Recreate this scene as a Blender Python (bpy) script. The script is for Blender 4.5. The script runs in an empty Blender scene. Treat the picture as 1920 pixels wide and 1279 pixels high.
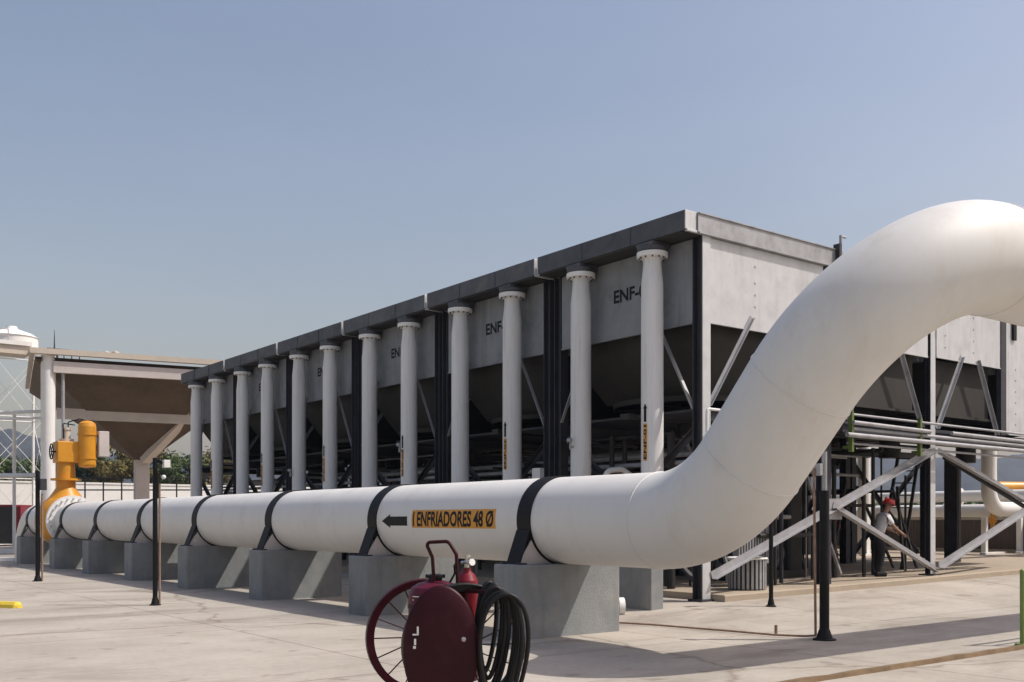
import bpy, bmesh, math, random
from mathutils import Vector, Matrix, noise as mnoise

random.seed(7)
C = bpy.context.scene.collection
R = math.radians
TH = R(37.44)            # the camera's heading, clockwise from +Y
SN, CS = math.sin(TH), math.cos(TH)
CAMH = 1.6


def at(px, d, z=0.0):
    """ground point seen at photo column px at camera depth d"""
    u = (px - 960.0) / 1907.0
    return Vector(((SN + u * CS) * d, (CS - u * SN) * d, z))


def zat(py, d):
    return CAMH + (976.0 - py) / 1907.0 * d


def sstep(a, b, t):
    t = max(0.0, min(1.0, (t - a) / (b - a)))
    return t * t * (3 - 2 * t)


def zg(x, y):
    """height of the concrete yard: flat, rising gently to the right-hand slab"""
    return sstep(9.2, 12.2, y) * sstep(11.0, 13.8, x) * (0.10 + 0.0142 * (min(x, 40) - 13.8))


# ------------------------------------------------------------------ materials
def mat(name, col, rough=0.6, metal=0.0, var=0.12, scale=3.0, bump=0.0, bscale=60.0, spec=0.5,
        stain=None, stain_amt=0.0, stain_scale=1.2, stretch=(1, 1, 1), coat=0.0, objvar=0.0, drip=None, drip_amt=0.0, drip_scale=(3, 3, 0.25)):
    m = bpy.data.materials.new(name)
    m.use_nodes = True
    nt = m.node_tree
    b = nt.nodes['Principled BSDF']
    b.inputs['Roughness'].default_value = rough
    b.inputs['Metallic'].default_value = metal
    b.inputs['Specular IOR Level'].default_value = spec
    b.inputs['Coat Weight'].default_value = coat
    g = nt.nodes.new('ShaderNodeNewGeometry')
    mp = nt.nodes.new('ShaderNodeMapping')
    mp.inputs['Scale'].default_value = stretch
    nt.links.new(g.outputs['Position'], mp.inputs['Vector'])
    n = nt.nodes.new('ShaderNodeTexNoise')
    n.inputs['Scale'].default_value = scale
    n.inputs['Detail'].default_value = 7
    n.inputs['Roughness'].default_value = 0.62
    nt.links.new(mp.outputs['Vector'], n.inputs['Vector'])
    r = nt.nodes.new('ShaderNodeValToRGB')
    r.color_ramp.elements[0].position = 0.3
    r.color_ramp.elements[1].position = 0.7
    r.color_ramp.elements[0].color = tuple(max(0, c * (1 - var)) for c in col) + (1,)
    r.color_ramp.elements[1].color = tuple(min(1, c * (1 + var)) for c in col) + (1,)
    nt.links.new(n.outputs['Fac'], r.inputs['Fac'])
    out = r.outputs['Color']
    if stain:
        n2 = nt.nodes.new('ShaderNodeTexNoise')
        n2.inputs['Scale'].default_value = stain_scale
        n2.inputs['Detail'].default_value = 9
        n2.inputs['Roughness'].default_value = 0.7
        nt.links.new(mp.outputs['Vector'], n2.inputs['Vector'])
        r2 = nt.nodes.new('ShaderNodeValToRGB')
        r2.color_ramp.elements[0].position = 0.52
        r2.color_ramp.elements[1].position = 0.72
        r2.color_ramp.elements[0].color = (0, 0, 0, 1)
        r2.color_ramp.elements[1].color = (stain_amt,) * 3 + (1,)
        nt.links.new(n2.outputs['Fac'], r2.inputs['Fac'])
        mx = nt.nodes.new('ShaderNodeMix')
        mx.data_type = 'RGBA'
        nt.links.new(r2.outputs['Color'], mx.inputs['Factor'])
        nt.links.new(out, mx.inputs['A'])
        mx.inputs['B'].default_value = tuple(stain) + (1,)
        out = mx.outputs['Result']
    if drip:
        m2 = nt.nodes.new('ShaderNodeMapping')
        m2.inputs['Scale'].default_value = drip_scale
        nt.links.new(g.outputs['Position'], m2.inputs['Vector'])
        n4 = nt.nodes.new('ShaderNodeTexNoise')
        n4.inputs['Scale'].default_value = 1.0
        n4.inputs['Detail'].default_value = 10
        n4.inputs['Roughness'].default_value = 0.72
        nt.links.new(m2.outputs['Vector'], n4.inputs['Vector'])
        r4 = nt.nodes.new('ShaderNodeValToRGB')
        r4.color_ramp.elements[0].position = 0.50
        r4.color_ramp.elements[1].position = 0.76
        r4.color_ramp.elements[0].color = (0, 0, 0, 1)
        r4.color_ramp.elements[1].color = (drip_amt,) * 3 + (1,)
        nt.links.new(n4.outputs['Fac'], r4.inputs['Fac'])
        mx = nt.nodes.new('ShaderNodeMix')
        mx.data_type = 'RGBA'
        nt.links.new(r4.outputs['Color'], mx.inputs['Factor'])
        nt.links.new(out, mx.inputs['A'])
        mx.inputs['B'].default_value = tuple(drip) + (1,)
        out = mx.outputs['Result']
    if objvar:
        oi = nt.nodes.new('ShaderNodeObjectInfo')
        ro = nt.nodes.new('ShaderNodeMapRange')
        ro.inputs['To Min'].default_value = 1 - objvar
        ro.inputs['To Max'].default_value = 1 + objvar
        nt.links.new(oi.outputs['Random'], ro.inputs['Value'])
        vm = nt.nodes.new('ShaderNodeVectorMath')
        vm.operation = 'SCALE'
        nt.links.new(out, vm.inputs[0])
        nt.links.new(ro.outputs['Result'], vm.inputs['Scale'])
        out = vm.outputs['Vector']
    nt.links.new(out, b.inputs['Base Color'])
    if bump:
        n3 = nt.nodes.new('ShaderNodeTexNoise')
        n3.inputs['Scale'].default_value = bscale
        n3.inputs['Detail'].default_value = 5
        nt.links.new(g.outputs['Position'], n3.inputs['Vector'])
        bp = nt.nodes.new('ShaderNodeBump')
        bp.inputs['Strength'].default_value = bump
        bp.inputs['Distance'].default_value = 0.02
        nt.links.new(n3.outputs['Fac'], bp.inputs['Height'])
        nt.links.new(bp.outputs['Normal'], b.inputs['Normal'])
    return m


def concrete_yard():
    m = bpy.data.materials.new('yard_concrete')
    m.use_nodes = True
    nt = m.node_tree
    L = nt.links.new
    N = nt.nodes.new
    b = nt.nodes['Principled BSDF']
    b.inputs['Roughness'].default_value = 0.85
    b.inputs['Specular IOR Level'].default_value = 0.25
    g = N('ShaderNodeNewGeometry')

    def noise(scale, det, rough, vec, dist=0.0):
        n = N('ShaderNodeTexNoise')
        n.inputs['Scale'].default_value = scale
        n.inputs['Detail'].default_value = det
        n.inputs['Roughness'].default_value = rough
        n.inputs['Distortion'].default_value = dist
        L(vec, n.inputs['Vector'])
        return n.outputs['Fac']

    def ramp(fac, p0, p1, c0, c1):
        r = N('ShaderNodeValToRGB')
        r.color_ramp.elements[0].position = p0
        r.color_ramp.elements[1].position = p1
        r.color_ramp.elements[0].color = tuple(c0) + (1,)
        r.color_ramp.elements[1].color = tuple(c1) + (1,)
        L(fac, r.inputs['Fac'])
        return r.outputs['Color']

    def mult(a, bb):
        x = N('ShaderNodeMix')
        x.data_type = 'RGBA'
        x.blend_type = 'MULTIPLY'
        x.inputs['Factor'].default_value = 1
        L(a, x.inputs['A'])
        L(bb, x.inputs['B'])
        return x.outputs['Result']
    mp = N('ShaderNodeMapping')
    mp.inputs['Rotation'].default_value = (0, 0, R(28))
    mp.inputs['Scale'].default_value = (0.35, 1.0, 1)
    L(g.outputs['Position'], mp.inputs['Vector'])
    base = ramp(noise(0.55, 8, 0.6, g.outputs['Position']), 0.3, 0.7, (0.335, 0.302, 0.258), (0.45, 0.412, 0.36))
    fine = ramp(noise(9, 8, 0.75, g.outputs['Position']), 0.25, 0.75, (0.84, 0.84, 0.84), (1.08, 1.07, 1.06))
    streak = ramp(noise(0.8, 9, 0.66, mp.outputs['Vector'], 0.6), 0.50, 0.74, (1.02, 1.02, 1.02), (0.60, 0.575, 0.55))
    spots = ramp(noise(2.1, 3, 0.5, g.outputs['Position']), 0.64, 0.72, (1, 1, 1), (0.70, 0.665, 0.63))
    c = mult(mult(mult(base, fine), streak), spots)
    # cracks
    v = N('ShaderNodeTexVoronoi')
    v.feature = 'DISTANCE_TO_EDGE'
    v.inputs['Scale'].default_value = 0.11
    dn = N('ShaderNodeTexNoise')
    dn.inputs['Scale'].default_value = 0.9
    dn.inputs['Detail'].default_value = 6
    L(g.outputs['Position'], dn.inputs['Vector'])
    ad = N('ShaderNodeVectorMath')
    ad.operation = 'ADD'
    L(g.outputs['Position'], ad.inputs[0])
    L(dn.outputs['Color'], ad.inputs[1])
    L(ad.outputs['Vector'], v.inputs['Vector'])
    c = mult(c, ramp(v.outputs['Distance'], 0.0, 0.006, (0.66, 0.62, 0.58), (1, 1, 1)))
    # saw-cut joints
    sx = N('ShaderNodeSeparateXYZ')
    L(g.outputs['Position'], sx.inputs[0])
    for ax, step, off in (('X', 4.4, 3.0), ('Y', 5.1, 0.9)):
        a = N('ShaderNodeMath')
        a.operation = 'ADD'
        L(sx.outputs[ax], a.inputs[0])
        a.inputs[1].default_value = off + 1000 * step
        p = N('ShaderNodeMath')
        p.operation = 'PINGPONG'
        L(a.outputs[0], p.inputs[0])
        p.inputs[1].default_value = step / 2
        c = mult(c, ramp(p.outputs[0], 0.008, 0.016, (0.52, 0.49, 0.46), (1, 1, 1)))
    L(c, b.inputs['Base Color'])
    bp = N('ShaderNodeBump')
    bp.inputs['Strength'].default_value = 0.25
    bp.inputs['Distance'].default_value = 0.01
    L(noise(35, 6, 0.7, g.outputs['Position']), bp.inputs['Height'])
    L(bp.outputs['Normal'], b.inputs['Normal'])
    return m


M = {}
M['pipe'] = mat('white_pipe_paint', (0.69, 0.68, 0.655), 0.55, 0, 0.035, 0.9, 0.05, 2.5, stain=(0.50, 0.45, 0.38), stain_amt=0.3, stain_scale=2.2, stretch=(1, 1, 0.45), spec=0.35, drip=(0.42, 0.33, 0.24), drip_amt=0.17, drip_scale=(0.9, 1.1, 0.5))
M['riser'] = mat('riser_paint', (0.68, 0.68, 0.68), 0.5, 0, 0.07, 1.5, 0.04, 3, stain=(0.45, 0.42, 0.38), stain_amt=0.4, stain_scale=3.0, stretch=(2, 2, 0.3), objvar=0.07, drip=(0.36, 0.29, 0.22), drip_amt=0.5, drip_scale=(9, 9, 0.35))
M['white'] = mat('white_paint', (0.74, 0.73, 0.71), 0.5, 0, 0.05, 2.0, stain=(0.5, 0.47, 0.42), stain_amt=0.3, objvar=0.04)
M['pier'] = mat('grey_pier_paint', (0.228, 0.24, 0.245), 0.85, 0, 0.10, 3.0, 0.35, 40, 0.25, stain=(0.36, 0.34, 0.30), stain_amt=0.5, stain_scale=1.3, drip=(0.13, 0.125, 0.115), drip_amt=0.6, drip_scale=(5, 5, 0.6), objvar=0.06)
M['black'] = mat('black_paint', (0.008, 0.008, 0.009), 0.55, 0, 0.25, 5, spec=0.2)
M['rubber'] = mat('black_rubber', (0.008, 0.0075, 0.0075), 0.5, 0, 0.2, 8, spec=0.3)
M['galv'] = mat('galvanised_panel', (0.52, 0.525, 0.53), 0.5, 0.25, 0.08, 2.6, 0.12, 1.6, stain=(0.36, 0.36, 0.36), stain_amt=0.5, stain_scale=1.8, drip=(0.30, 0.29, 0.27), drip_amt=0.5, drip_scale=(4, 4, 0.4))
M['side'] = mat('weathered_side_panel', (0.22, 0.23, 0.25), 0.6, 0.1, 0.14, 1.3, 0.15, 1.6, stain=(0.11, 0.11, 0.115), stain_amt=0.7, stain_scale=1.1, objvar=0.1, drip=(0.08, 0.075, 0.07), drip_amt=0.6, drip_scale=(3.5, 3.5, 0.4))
M['beam'] = mat('dull_galvanised_beam', (0.34, 0.34, 0.35), 0.55, 0.3, 0.14, 4, 0.1, 3, stain=(0.2, 0.2, 0.2), stain_amt=0.6, drip=(0.17, 0.16, 0.15), drip_amt=0.6, drip_scale=(3, 3, 1.5))
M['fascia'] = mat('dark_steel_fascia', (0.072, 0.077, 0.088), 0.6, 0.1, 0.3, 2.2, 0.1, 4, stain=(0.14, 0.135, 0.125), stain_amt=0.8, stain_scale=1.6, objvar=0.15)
M['leg'] = mat('steel_leg', (0.33, 0.33, 0.345), 0.5, 0.3, 0.14, 4, stain=(0.18, 0.17, 0.16), stain_amt=0.6)
M['darkshade'] = mat('dark_and_shaded_steel', (0.036, 0.036, 0.045), 0.6, 0.2, 0.25, 3, stain=(0.07, 0.065, 0.06), stain_amt=0.6)  # shade on cooler legs and braces mixed into the colour; also plain dark steel
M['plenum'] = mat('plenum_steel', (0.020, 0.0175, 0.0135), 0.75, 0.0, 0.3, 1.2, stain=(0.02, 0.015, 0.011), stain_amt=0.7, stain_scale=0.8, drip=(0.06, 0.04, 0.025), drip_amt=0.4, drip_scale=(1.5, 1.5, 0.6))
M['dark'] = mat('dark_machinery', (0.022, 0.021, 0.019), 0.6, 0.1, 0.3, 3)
M['yellow'] = mat('valve_yellow', (0.62, 0.27, 0.015), 0.42, 0, 0.09, 3, stain=(0.3, 0.13, 0.02), stain_amt=0.4)
M['orange'] = mat('label_orange', (0.62, 0.28, 0.03), 0.5, 0, 0.10, 9)
M['kerbyellow'] = mat('yellow_road_paint', (0.70, 0.52, 0.05), 0.7, 0, 0.12, 5, 0.2, 40)
M['maroon'] = mat('dark_red_paint', (0.030, 0.002, 0.006), 0.45, 0, 0.2, 5, spec=0.22, stain=(0.05, 0.015, 0.015), stain_amt=0.5, stain_scale=6)
M['red'] = mat('red_paint', (0.17, 0.006, 0.014), 0.4, 0, 0.14, 5, spec=0.4)
M['tankred'] = mat('tank_red_paint', (0.085, 0.004, 0.018), 0.42, 0, 0.15, 5, spec=0.3, stain=(0.12, 0.03, 0.035), stain_amt=0.4, stain_scale=6)
M['redcloth'] = mat('red_cloth', (0.36, 0.03, 0.03), 0.9, 0, 0.15, 12)
M['chrome'] = mat('bright_metal', (0.6, 0.6, 0.6), 0.25, 0.9, 0.05, 5)
M['rust'] = mat('rusty_conduit', (0.26, 0.17, 0.12), 0.75, 0.1, 0.25, 9)
M['green'] = mat('green_paint', (0.17, 0.25, 0.06), 0.5, 0, 0.12, 6)
M['dgreen'] = mat('olive_green_paint', (0.10, 0.14, 0.03), 0.55, 0, 0.15, 6)
M['beige'] = mat('beige_roof_paint', (0.55, 0.48, 0.40), 0.7, 0, 0.10, 1.2, stain=(0.3, 0.24, 0.18), stain_amt=0.4)
M['brownroof'] = mat('brown_canopy_lining', (0.10, 0.07, 0.047), 0.85, 0, 0.14, 0.8, stain=(0.045, 0.03, 0.02), stain_amt=0.7, stain_scale=0.5)
M['rib'] = mat('canopy_rib_paint', (0.55, 0.49, 0.46), 0.7, 0, 0.08, 2)
M['brownwall'] = mat('dark_brown_boarding', (0.075, 0.055, 0.042), 0.8, 0, 0.3, 3, stretch=(6, 6, 0.4))
M['rail'] = mat('thin_black_rail', (0.02, 0.02, 0.02), 0.5, 0, 0.2, 5)
M['slab'] = mat('slab_concrete', (0.36, 0.30, 0.23), 0.88, 0, 0.12, 1.4, 0.3, 30, 0.25, stain=(0.26, 0.21, 0.15), stain_amt=0.6, stain_scale=1.4)
M['kerb'] = mat('stained_kerb', (0.20, 0.14, 0.085), 0.9, 0, 0.45, 2.2, 0.4, 30, 0.2, stain=(0.07, 0.028, 0.016), stain_amt=1.0, stain_scale=1.1)
M['dirt'] = mat('far_ground', (0.24, 0.22, 0.15), 0.95, 0, 0.25, 0.05)
M['leaf1'] = mat('green_leaves', (0.055, 0.085, 0.02), 0.7, 0, 0.45, 0.9)
M['leaf2'] = mat('olive_leaves', (0.13, 0.105, 0.025), 0.75, 0, 0.4, 0.9)
M['bark'] = mat('bark', (0.12, 0.09, 0.06), 0.9, 0, 0.3, 5)
M['hill'] = mat('wooded_hill', (0.026, 0.032, 0.030), 0.95, 0, 0.55, 0.06)
M['skin'] = mat('skin', (0.30, 0.17, 0.11), 0.6, 0, 0.06, 20)
M['shirt'] = mat('white_shirt', (0.6, 0.6, 0.63), 0.9, 0, 0.05, 14)
M['trouser'] = mat('black_trousers', (0.014, 0.014, 0.018), 0.9, 0, 0.2, 14)
M['helmet'] = mat('red_helmet_plastic', (0.42, 0.02, 0.02), 0.3, 0, 0.06, 5)
M['yard'] = concrete_yard()


# ------------------------------------------------------------------ mesh builder
class MB:
    def __init__(s):
        s.v, s.f, s.sm = [], [], []

    def add(s, verts, faces, smooth=False):
        o = len(s.v)
        s.v += [tuple(p) for p in verts]
        s.f += [tuple(i + o for i in f) for f in faces]
        s.sm += [smooth] * len(faces)
        return s

    def box(s, lo, hi, ch=0.0):
        x0, y0, z0 = lo
        x1, y1, z1 = hi
        if ch <= 0:
            return s.add([(x0, y0, z0), (x1, y0, z0), (x1, y1, z0), (x0, y1, z0), (x0, y0, z1), (x1, y0, z1), (x1, y1, z1), (x0, y1, z1)],
                         [(0, 3, 2, 1), (4, 5, 6, 7), (0, 1, 5, 4), (1, 2, 6, 5), (2, 3, 7, 6), (3, 0, 4, 7)])
        bm = bmesh.new()
        r = bmesh.ops.create_cube(bm, size=1)
        for v in bm.verts:
            v.co = Vector(((x0 + x1) / 2 + v.co.x * (x1 - x0), (y0 + y1) / 2 + v.co.y * (y1 - y0), (z0 + z1) / 2 + v.co.z * (z1 - z0)))
        bmesh.ops.bevel(bm, geom=list(bm.edges), offset=ch, segments=2, affect='EDGES', profile=0.5)
        s.bm(bm)
        return s

    def bm(s, bm, smooth=False):
        bm.verts.index_update()
        s.add([v.co[:] for v in bm.verts], [[v.index for v in f.verts] for f in bm.faces], smooth)
        bm.free()
        return s

    def bar(s, p0, p1, w, h, up=(0, 0, 1)):
        """rectangular bar from p0 to p1, w across, h along 'up'"""
        p0, p1 = Vector(p0), Vector(p1)
        d = (p1 - p0).normalized()
        a = d.cross(Vector(up)).normalized()
        b = a.cross(d).normalized()
        vs = [p + a * sx * w / 2 + b * sy * h / 2 for p in (p0, p1) for sx, sy in ((-1, -1), (1, -1), (1, 1), (-1, 1))]
        return s.add(vs, [(0, 1, 2, 3), (7, 6, 5, 4), (0, 4, 5, 1), (1, 5, 6, 2), (2, 6, 7, 3), (3, 7, 4, 0)])

    def angle(s, p0, p1, w, t, up=(0, 0, 1)):
        """an L-section made of two flats"""
        p0, p1 = Vector(p0), Vector(p1)
        d = (p1 - p0).normalized()
        a = d.cross(Vector(up)).normalized()
        b = a.cross(d).normalized()
        s.bar(p0, p1, t, w, up)
        o = a * (w / 2 + t / 2) + b * (w / 2 - t / 2)
        s.bar(p0 + o, p1 + o, w, t, up)
        return s

    def ibeam(s, p0, p1, w, h, t, up=(0, 1, 0)):
        p0, p1 = Vector(p0), Vector(p1)
        d = (p1 - p0).normalized()
        a = d.cross(Vector(up)).normalized()
        b = a.cross(d).normalized()
        o = b * (h / 2 - t / 2)
        s.bar(p0 + o, p1 + o, w, t, up)
        s.bar(p0 - o, p1 - o, w, t, up)
        s.bar(p0, p1, t, h - 2 * t, up)
        return s

    def tube(s, path, r, seg=16, caps=True, smooth=True, closed=False):
        P = [Vector(p) for p in path]
        n = len(P)
        rs = r if isinstance(r, (list, tuple)) else [r] * n
        T = []
        for i in range(n):
            if closed:
                t = P[(i + 1) % n] - P[i - 1]
            else:
                t = P[min(i + 1, n - 1)] - P[max(i - 1, 0)]
            T.append(t.normalized())
        ref = Vector((0, 0, 1)) if abs(T[0].z) < 0.9 else Vector((1, 0, 0))
        a = T[0].cross(ref).normalized()
        vs = []
        for i in range(n):
            if i:
                ax = T[i - 1].cross(T[i])
                if ax.length > 1e-7:
                    a = Matrix.Rotation(T[i - 1].angle(T[i]), 3, ax.normalized()) @ a
            a = (a - T[i] * a.dot(T[i])).normalized()
            b = T[i].cross(a)
            for k in range(seg):
                q = 2 * math.pi * k / seg
                vs.append(P[i] + (a * math.cos(q) + b * math.sin(q)) * rs[i])
        fs = []
        m = n if closed else n - 1
        for i in range(m):
            j = (i + 1) % n
            for k in range(seg):
                k2 = (k + 1) % seg
                fs.append((i * seg + k, i * seg + k2, j * seg + k2, j * seg + k))
        s.add(vs, fs, smooth)
        if caps and not closed:
            s.add(vs[:seg], [tuple(reversed(range(seg)))])
            s.add(vs[-seg:], [tuple(range(seg))])
        return s

    def cyl(s, p0, p1, r, seg=20, r1=None, caps=True):
        return s.tube([p0, p1], [r, r if r1 is None else r1], seg, caps)

    def lathe(s, c, prof, seg=28, axis='Z'):
        """prof: (radius, height) pairs; sharp corners by repeated points"""
        c = Vector(c)

        def pt(r, h, q):
            x, y = r * math.cos(q), r * math.sin(q)
            if axis == 'Z':
                return c + Vector((x, y, h))
            if axis == 'Y':
                return c + Vector((x, h, y))
            return c + Vector((h, x, y))
        for (r0, h0), (r1, h1) in zip(prof, prof[1:]):
            if abs(r0 - r1) + abs(h0 - h1) < 1e-9:
                continue
            vs = [pt(r0, h0, 2 * math.pi * k / seg) for k in range(seg)] + [pt(r1, h1, 2 * math.pi * k / seg) for k in range(seg)]
            s.add(vs, [(k, (k + 1) % seg, seg + (k + 1) % seg, seg + k) for k in range(seg)], True)
        return s

    def prism(s, poly, a, b, plane='XZ'):
        """polygon in a plane pulled from a to b along the third axis"""
        def pt(u, v, w):
            return {'XZ': (u, w, v), 'YZ': (w, u, v), 'XY': (u, v, w)}[plane]
        n = len(poly)
        vs = [pt(u, v, a) for u, v in poly] + [pt(u, v, b) for u, v in poly]
        fs = [tuple(range(n)), tuple(reversed(range(n, 2 * n)))]
        fs += [(i, n + i, n + (i + 1) % n, (i + 1) % n) for i in range(n)]
        return s.add(vs, fs)

    def sphere(s, c, r, seg=20, rings=12, sc=(1, 1, 1), z0=-1.0, z1=1.0):
        prof = []
        for i in range(rings + 1):
            t = math.asin(z0) + (math.asin(z1) - math.asin(z0)) * i / rings
            prof.append((r * math.cos(t), r * math.sin(t)))
        o = len(s.v)
        s.lathe((0, 0, 0), prof, seg)
        for i in range(o, len(s.v)):
            x, y, z = s.v[i]
            s.v[i] = (c[0] + x * sc[0], c[1] + y * sc[1], c[2] + z * sc[2])
        return s

    def build(s, name, m, parent=None, local=False):
        me = bpy.data.meshes.new(name)
        v = s.v
        if parent is not None and not local:
            L = parent.matrix_basis.translation
            q = parent
            off = Vector((0, 0, 0))
            while q is not None:
                off += q.location
                q = q.parent
            v = [(p[0] - off.x, p[1] - off.y, p[2] - off.z) for p in v]
        me.from_pydata(v, [], s.f)
        for p, f in zip(me.polygons, s.sm):
            p.use_smooth = f
        me.update()
        bm = bmesh.new()
        bm.from_mesh(me)
        bmesh.ops.remove_doubles(bm, verts=[x for x in bm.verts], dist=1e-6) if False else None
        bmesh.ops.recalc_face_normals(bm, faces=bm.faces)
        bm.to_mesh(me)
        bm.free()
        if m is not None:
            me.materials.append(m)
        o = bpy.data.objects.new(name, me)
        C.objects.link(o)
        if parent is not None:
            o.parent = parent
        return o


def tag(o, label=None, cat=None, group=None, kind=None):
    if label:
        o['label'] = label
    if cat:
        o['category'] = cat
    if group:
        o['group'] = group
    if kind:
        o['kind'] = kind
    return o


def thing(name, loc, label, cat, group=None, rz=0.0):
    o = bpy.data.objects.new(name, None)
    o.empty_display_size = 0.3
    C.objects.link(o)
    o.location = loc
    o.rotation_euler = (0, 0, rz)
    return tag(o, label, cat, group)


def copy_thing(src, loc, label, skip=()):
    kids = [o for o in bpy.data.objects if o.parent is src]
    r = src.copy()
    C.objects.link(r)
    r.location = loc
    r['label'] = label
    for k in kids:
        if k.name.split('.')[0] in skip:
            continue
        c = k.copy()
        C.objects.link(c)
        c.parent = r
        for g in [o for o in bpy.data.objects if o.parent is k]:
            d = g.copy()
            C.objects.link(d)
            d.parent = c
    return r


def arc(c, r, a0, a1, n, u, v):
    c, u, v = Vector(c), Vector(u), Vector(v)
    return [c + u * r * math.cos(a0 + (a1 - a0) * i / n) + v * r * math.sin(a0 + (a1 - a0) * i / n) for i in range(n + 1)]


def fillet(pts, rad, n=14):
    """polyline with its inner corners rounded to the given radii"""
    P = [Vector(p) for p in pts]
    out = [P[0]]
    for i in range(1, len(P) - 1):
        r = rad[i - 1] if isinstance(rad, (list, tuple)) else rad
        a = (P[i - 1] - P[i]).normalized()
        b = (P[i + 1] - P[i]).normalized()
        th = a.angle(b)
        t = r / math.tan(th / 2)
        cen = P[i] + (a + b).normalized() * (r / math.sin(th / 2))
        s0 = P[i] + a * t - cen
        s1 = P[i] + b * t - cen
        ang = s0.angle(s1)
        ax = s0.cross(s1).normalized()
        for k in range(n + 1):
            out.append(cen + Matrix.Rotation(ang * k / n, 3, ax) @ s0)
    out.append(P[-1])
    return out


def text_mesh(txt, height, xscale=1.0, bold=0.0, cuts=8):
    """flat lettering as bmesh in XY, centred, cap height = height"""
    cu = bpy.data.curves.new('lettering', 'FONT')
    cu.body = txt
    cu.size = 1.0
    cu.offset = bold
    cu.resolution_u = 3
    o = bpy.data.objects.new('lettering', cu)
    C.objects.link(o)
    dg = bpy.context.evaluated_depsgraph_get()
    me = bpy.data.meshes.new_from_object(o.evaluated_get(dg))
    bpy.data.objects.remove(o)
    bm = bmesh.new()
    bm.from_mesh(me)
    bpy.data.meshes.remove(me)
    xs = [v.co.x for v in bm.verts]
    ys = [v.co.y for v in bm.verts]
    cx, cy = (min(xs) + max(xs)) / 2, (min(ys) + max(ys)) / 2
    k = height / (max(ys) - min(ys))
    for v in bm.verts:
        v.co = Vector(((v.co.x - cx) * k * xscale, (v.co.y - cy) * k, 0))
    for i in range(1, cuts):
        y = -height / 2 + height * i / cuts
        bmesh.ops.bisect_plane(bm, geom=bm.verts[:] + bm.edges[:] + bm.faces[:], plane_co=(0, y, 0), plane_no=(0, 1, 0))
    return bm


def struct(o):
    o['kind'] = 'structure'
    return o


# ================================================================== THE SETTING
g = MB()
g.add([(-2500, -600, -0.05), (2500, -600, -0.05), (2500, 3000, -0.05), (-2500, 3000, -0.05)], [(0, 1, 2, 3)])
struct(g.build('ground', M['dirt']))

g = MB()
xs = [-3, 0, 4, 8, 10] + [10.5 + 0.5 * i for i in range(12)] + [17, 18, 20, 22, 25, 28, 32, 36, 40, 50, 65]
ys = [-4, 0, 3, 5, 7, 8, 8.5, 9] + [9.2 + 0.3 * i for i in range(11)] + [12.6, 13, 14, 16, 20, 25, 30, 38, 46, 55, 70]
vs = [(x, y, zg(x, y)) for y in ys for x in xs]
nx = len(xs)
g.add(vs, [(j * nx + i, j * nx + i + 1, (j + 1) * nx + i + 1, (j + 1) * nx + i) for j in range(len(ys) - 1) for i in range(nx - 1)], True)
struct(g.build('concrete_yard', M['yard']))

# raised slab under the coolers
g = MB()
xs2 = [14.38 + 0.6 * i for i in range(45)]
top = []
for i, x in enumerate(xs2):
    zt = zg(x, 13) + 0.125
    e = 0.03 * mnoise.noise((x * 0.9, 0, 0))
    top += [(x, 12.38 + e, zg(x, 12.4) - 0.03), (x, 12.38 + e, zt - 0.02), (x, 12.41 + e, zt), (x, 60, zt), (x, 60, -0.04)]
n5 = 5
fs = []
for i in range(len(xs2) - 1):
    for k in range(4):
        fs.append((i * n5 + k, (i + 1) * n5 + k, (i + 1) * n5 + k + 1, i * n5 + k + 1))
g.add(top, fs)
g.add(top[:5], [(0, 1, 2, 3, 4)])
struct(g.build('cooler_slab', M['slab']))

# low stained kerb at the front right
g = MB()
prev = None
vs, fs = [], []
for i in range(90):
    x = 6.0 + i * 0.4
    e = 0.015 * mnoise.noise((x * 1.3, 4.0, 0))
    h = 0.045 + 0.02 * mnoise.noise((x * 2.1, 9.0, 0))
    vs += [(x, 6.165 + e, 0.0), (x, 6.175 + e, h), (x, 6.235 + e, h), (x, 6.245 + e, 0.0)]
    if i:
        o = (i - 1) * 4
        fs += [(o + k, o + 4 + k, o + 5 + k, o + 1 + k) for k in range(3)]
g.add(vs, fs)
struct(g.build('kerb', M['kerb']))


def ridge(name, pts, depth, m, seed):
    """hill ridge following (px, py, distance) crest points, a rounded solid range"""
    g = MB()
    rows = []
    n = 60
    for i in range(n + 1):
        t = i / n * (len(pts) - 1)
        k = min(int(t), len(pts) - 2)
        f = t - k
        px = pts[k][0] * (1 - f) + pts[k + 1][0] * f
        py = pts[k][1] * (1 - f) + pts[k + 1][1] * f
        d = pts[k][2] * (1 - f) + pts[k + 1][2] * f
        z = zat(py, d)
        base = at(px, d)
        dirv = base.normalized()
        row = []
        for j in range(13):
            q = j / 12
            hgt = math.sin(q * math.pi) ** 0.8 if 0 < q < 1 else 0
            p = base + dirv * (q - 0.5) * depth
            nz = mnoise.fractal((p.x * 0.02 + seed, p.y * 0.02, seed), 1.0, 2.0, 5)
            row.append((p.x, p.y, max(-2, hgt * (z + nz * z * 0.10)) - (1 if hgt == 0 else 0)))
        rows += row
    g.add(rows, [(i * 13 + j, (i + 1) * 13 + j, (i + 1) * 13 + j + 1, i * 13 + j + 1) for i in range(n) for j in range(12)], True)
    return struct(g.build(name, m))


ridge('hills', [(1100, 872, 1000), (1400, 866, 1050), (1600, 868, 1000), (1700, 856, 1050), (1850, 862, 1000), (1960, 850, 1050), (2300, 850, 1050), (2600, 860, 1050)], 380, M['hill'], 1.0)
ridge('hills', [(-500, 830, 950), (-200, 828, 950), (-40, 812, 950), (20, 806, 950), (70, 822, 950), (150, 846, 950), (330, 862, 950), (600, 870, 950), (1000, 880, 950)], 330, M['hill'], 5.0)

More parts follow.
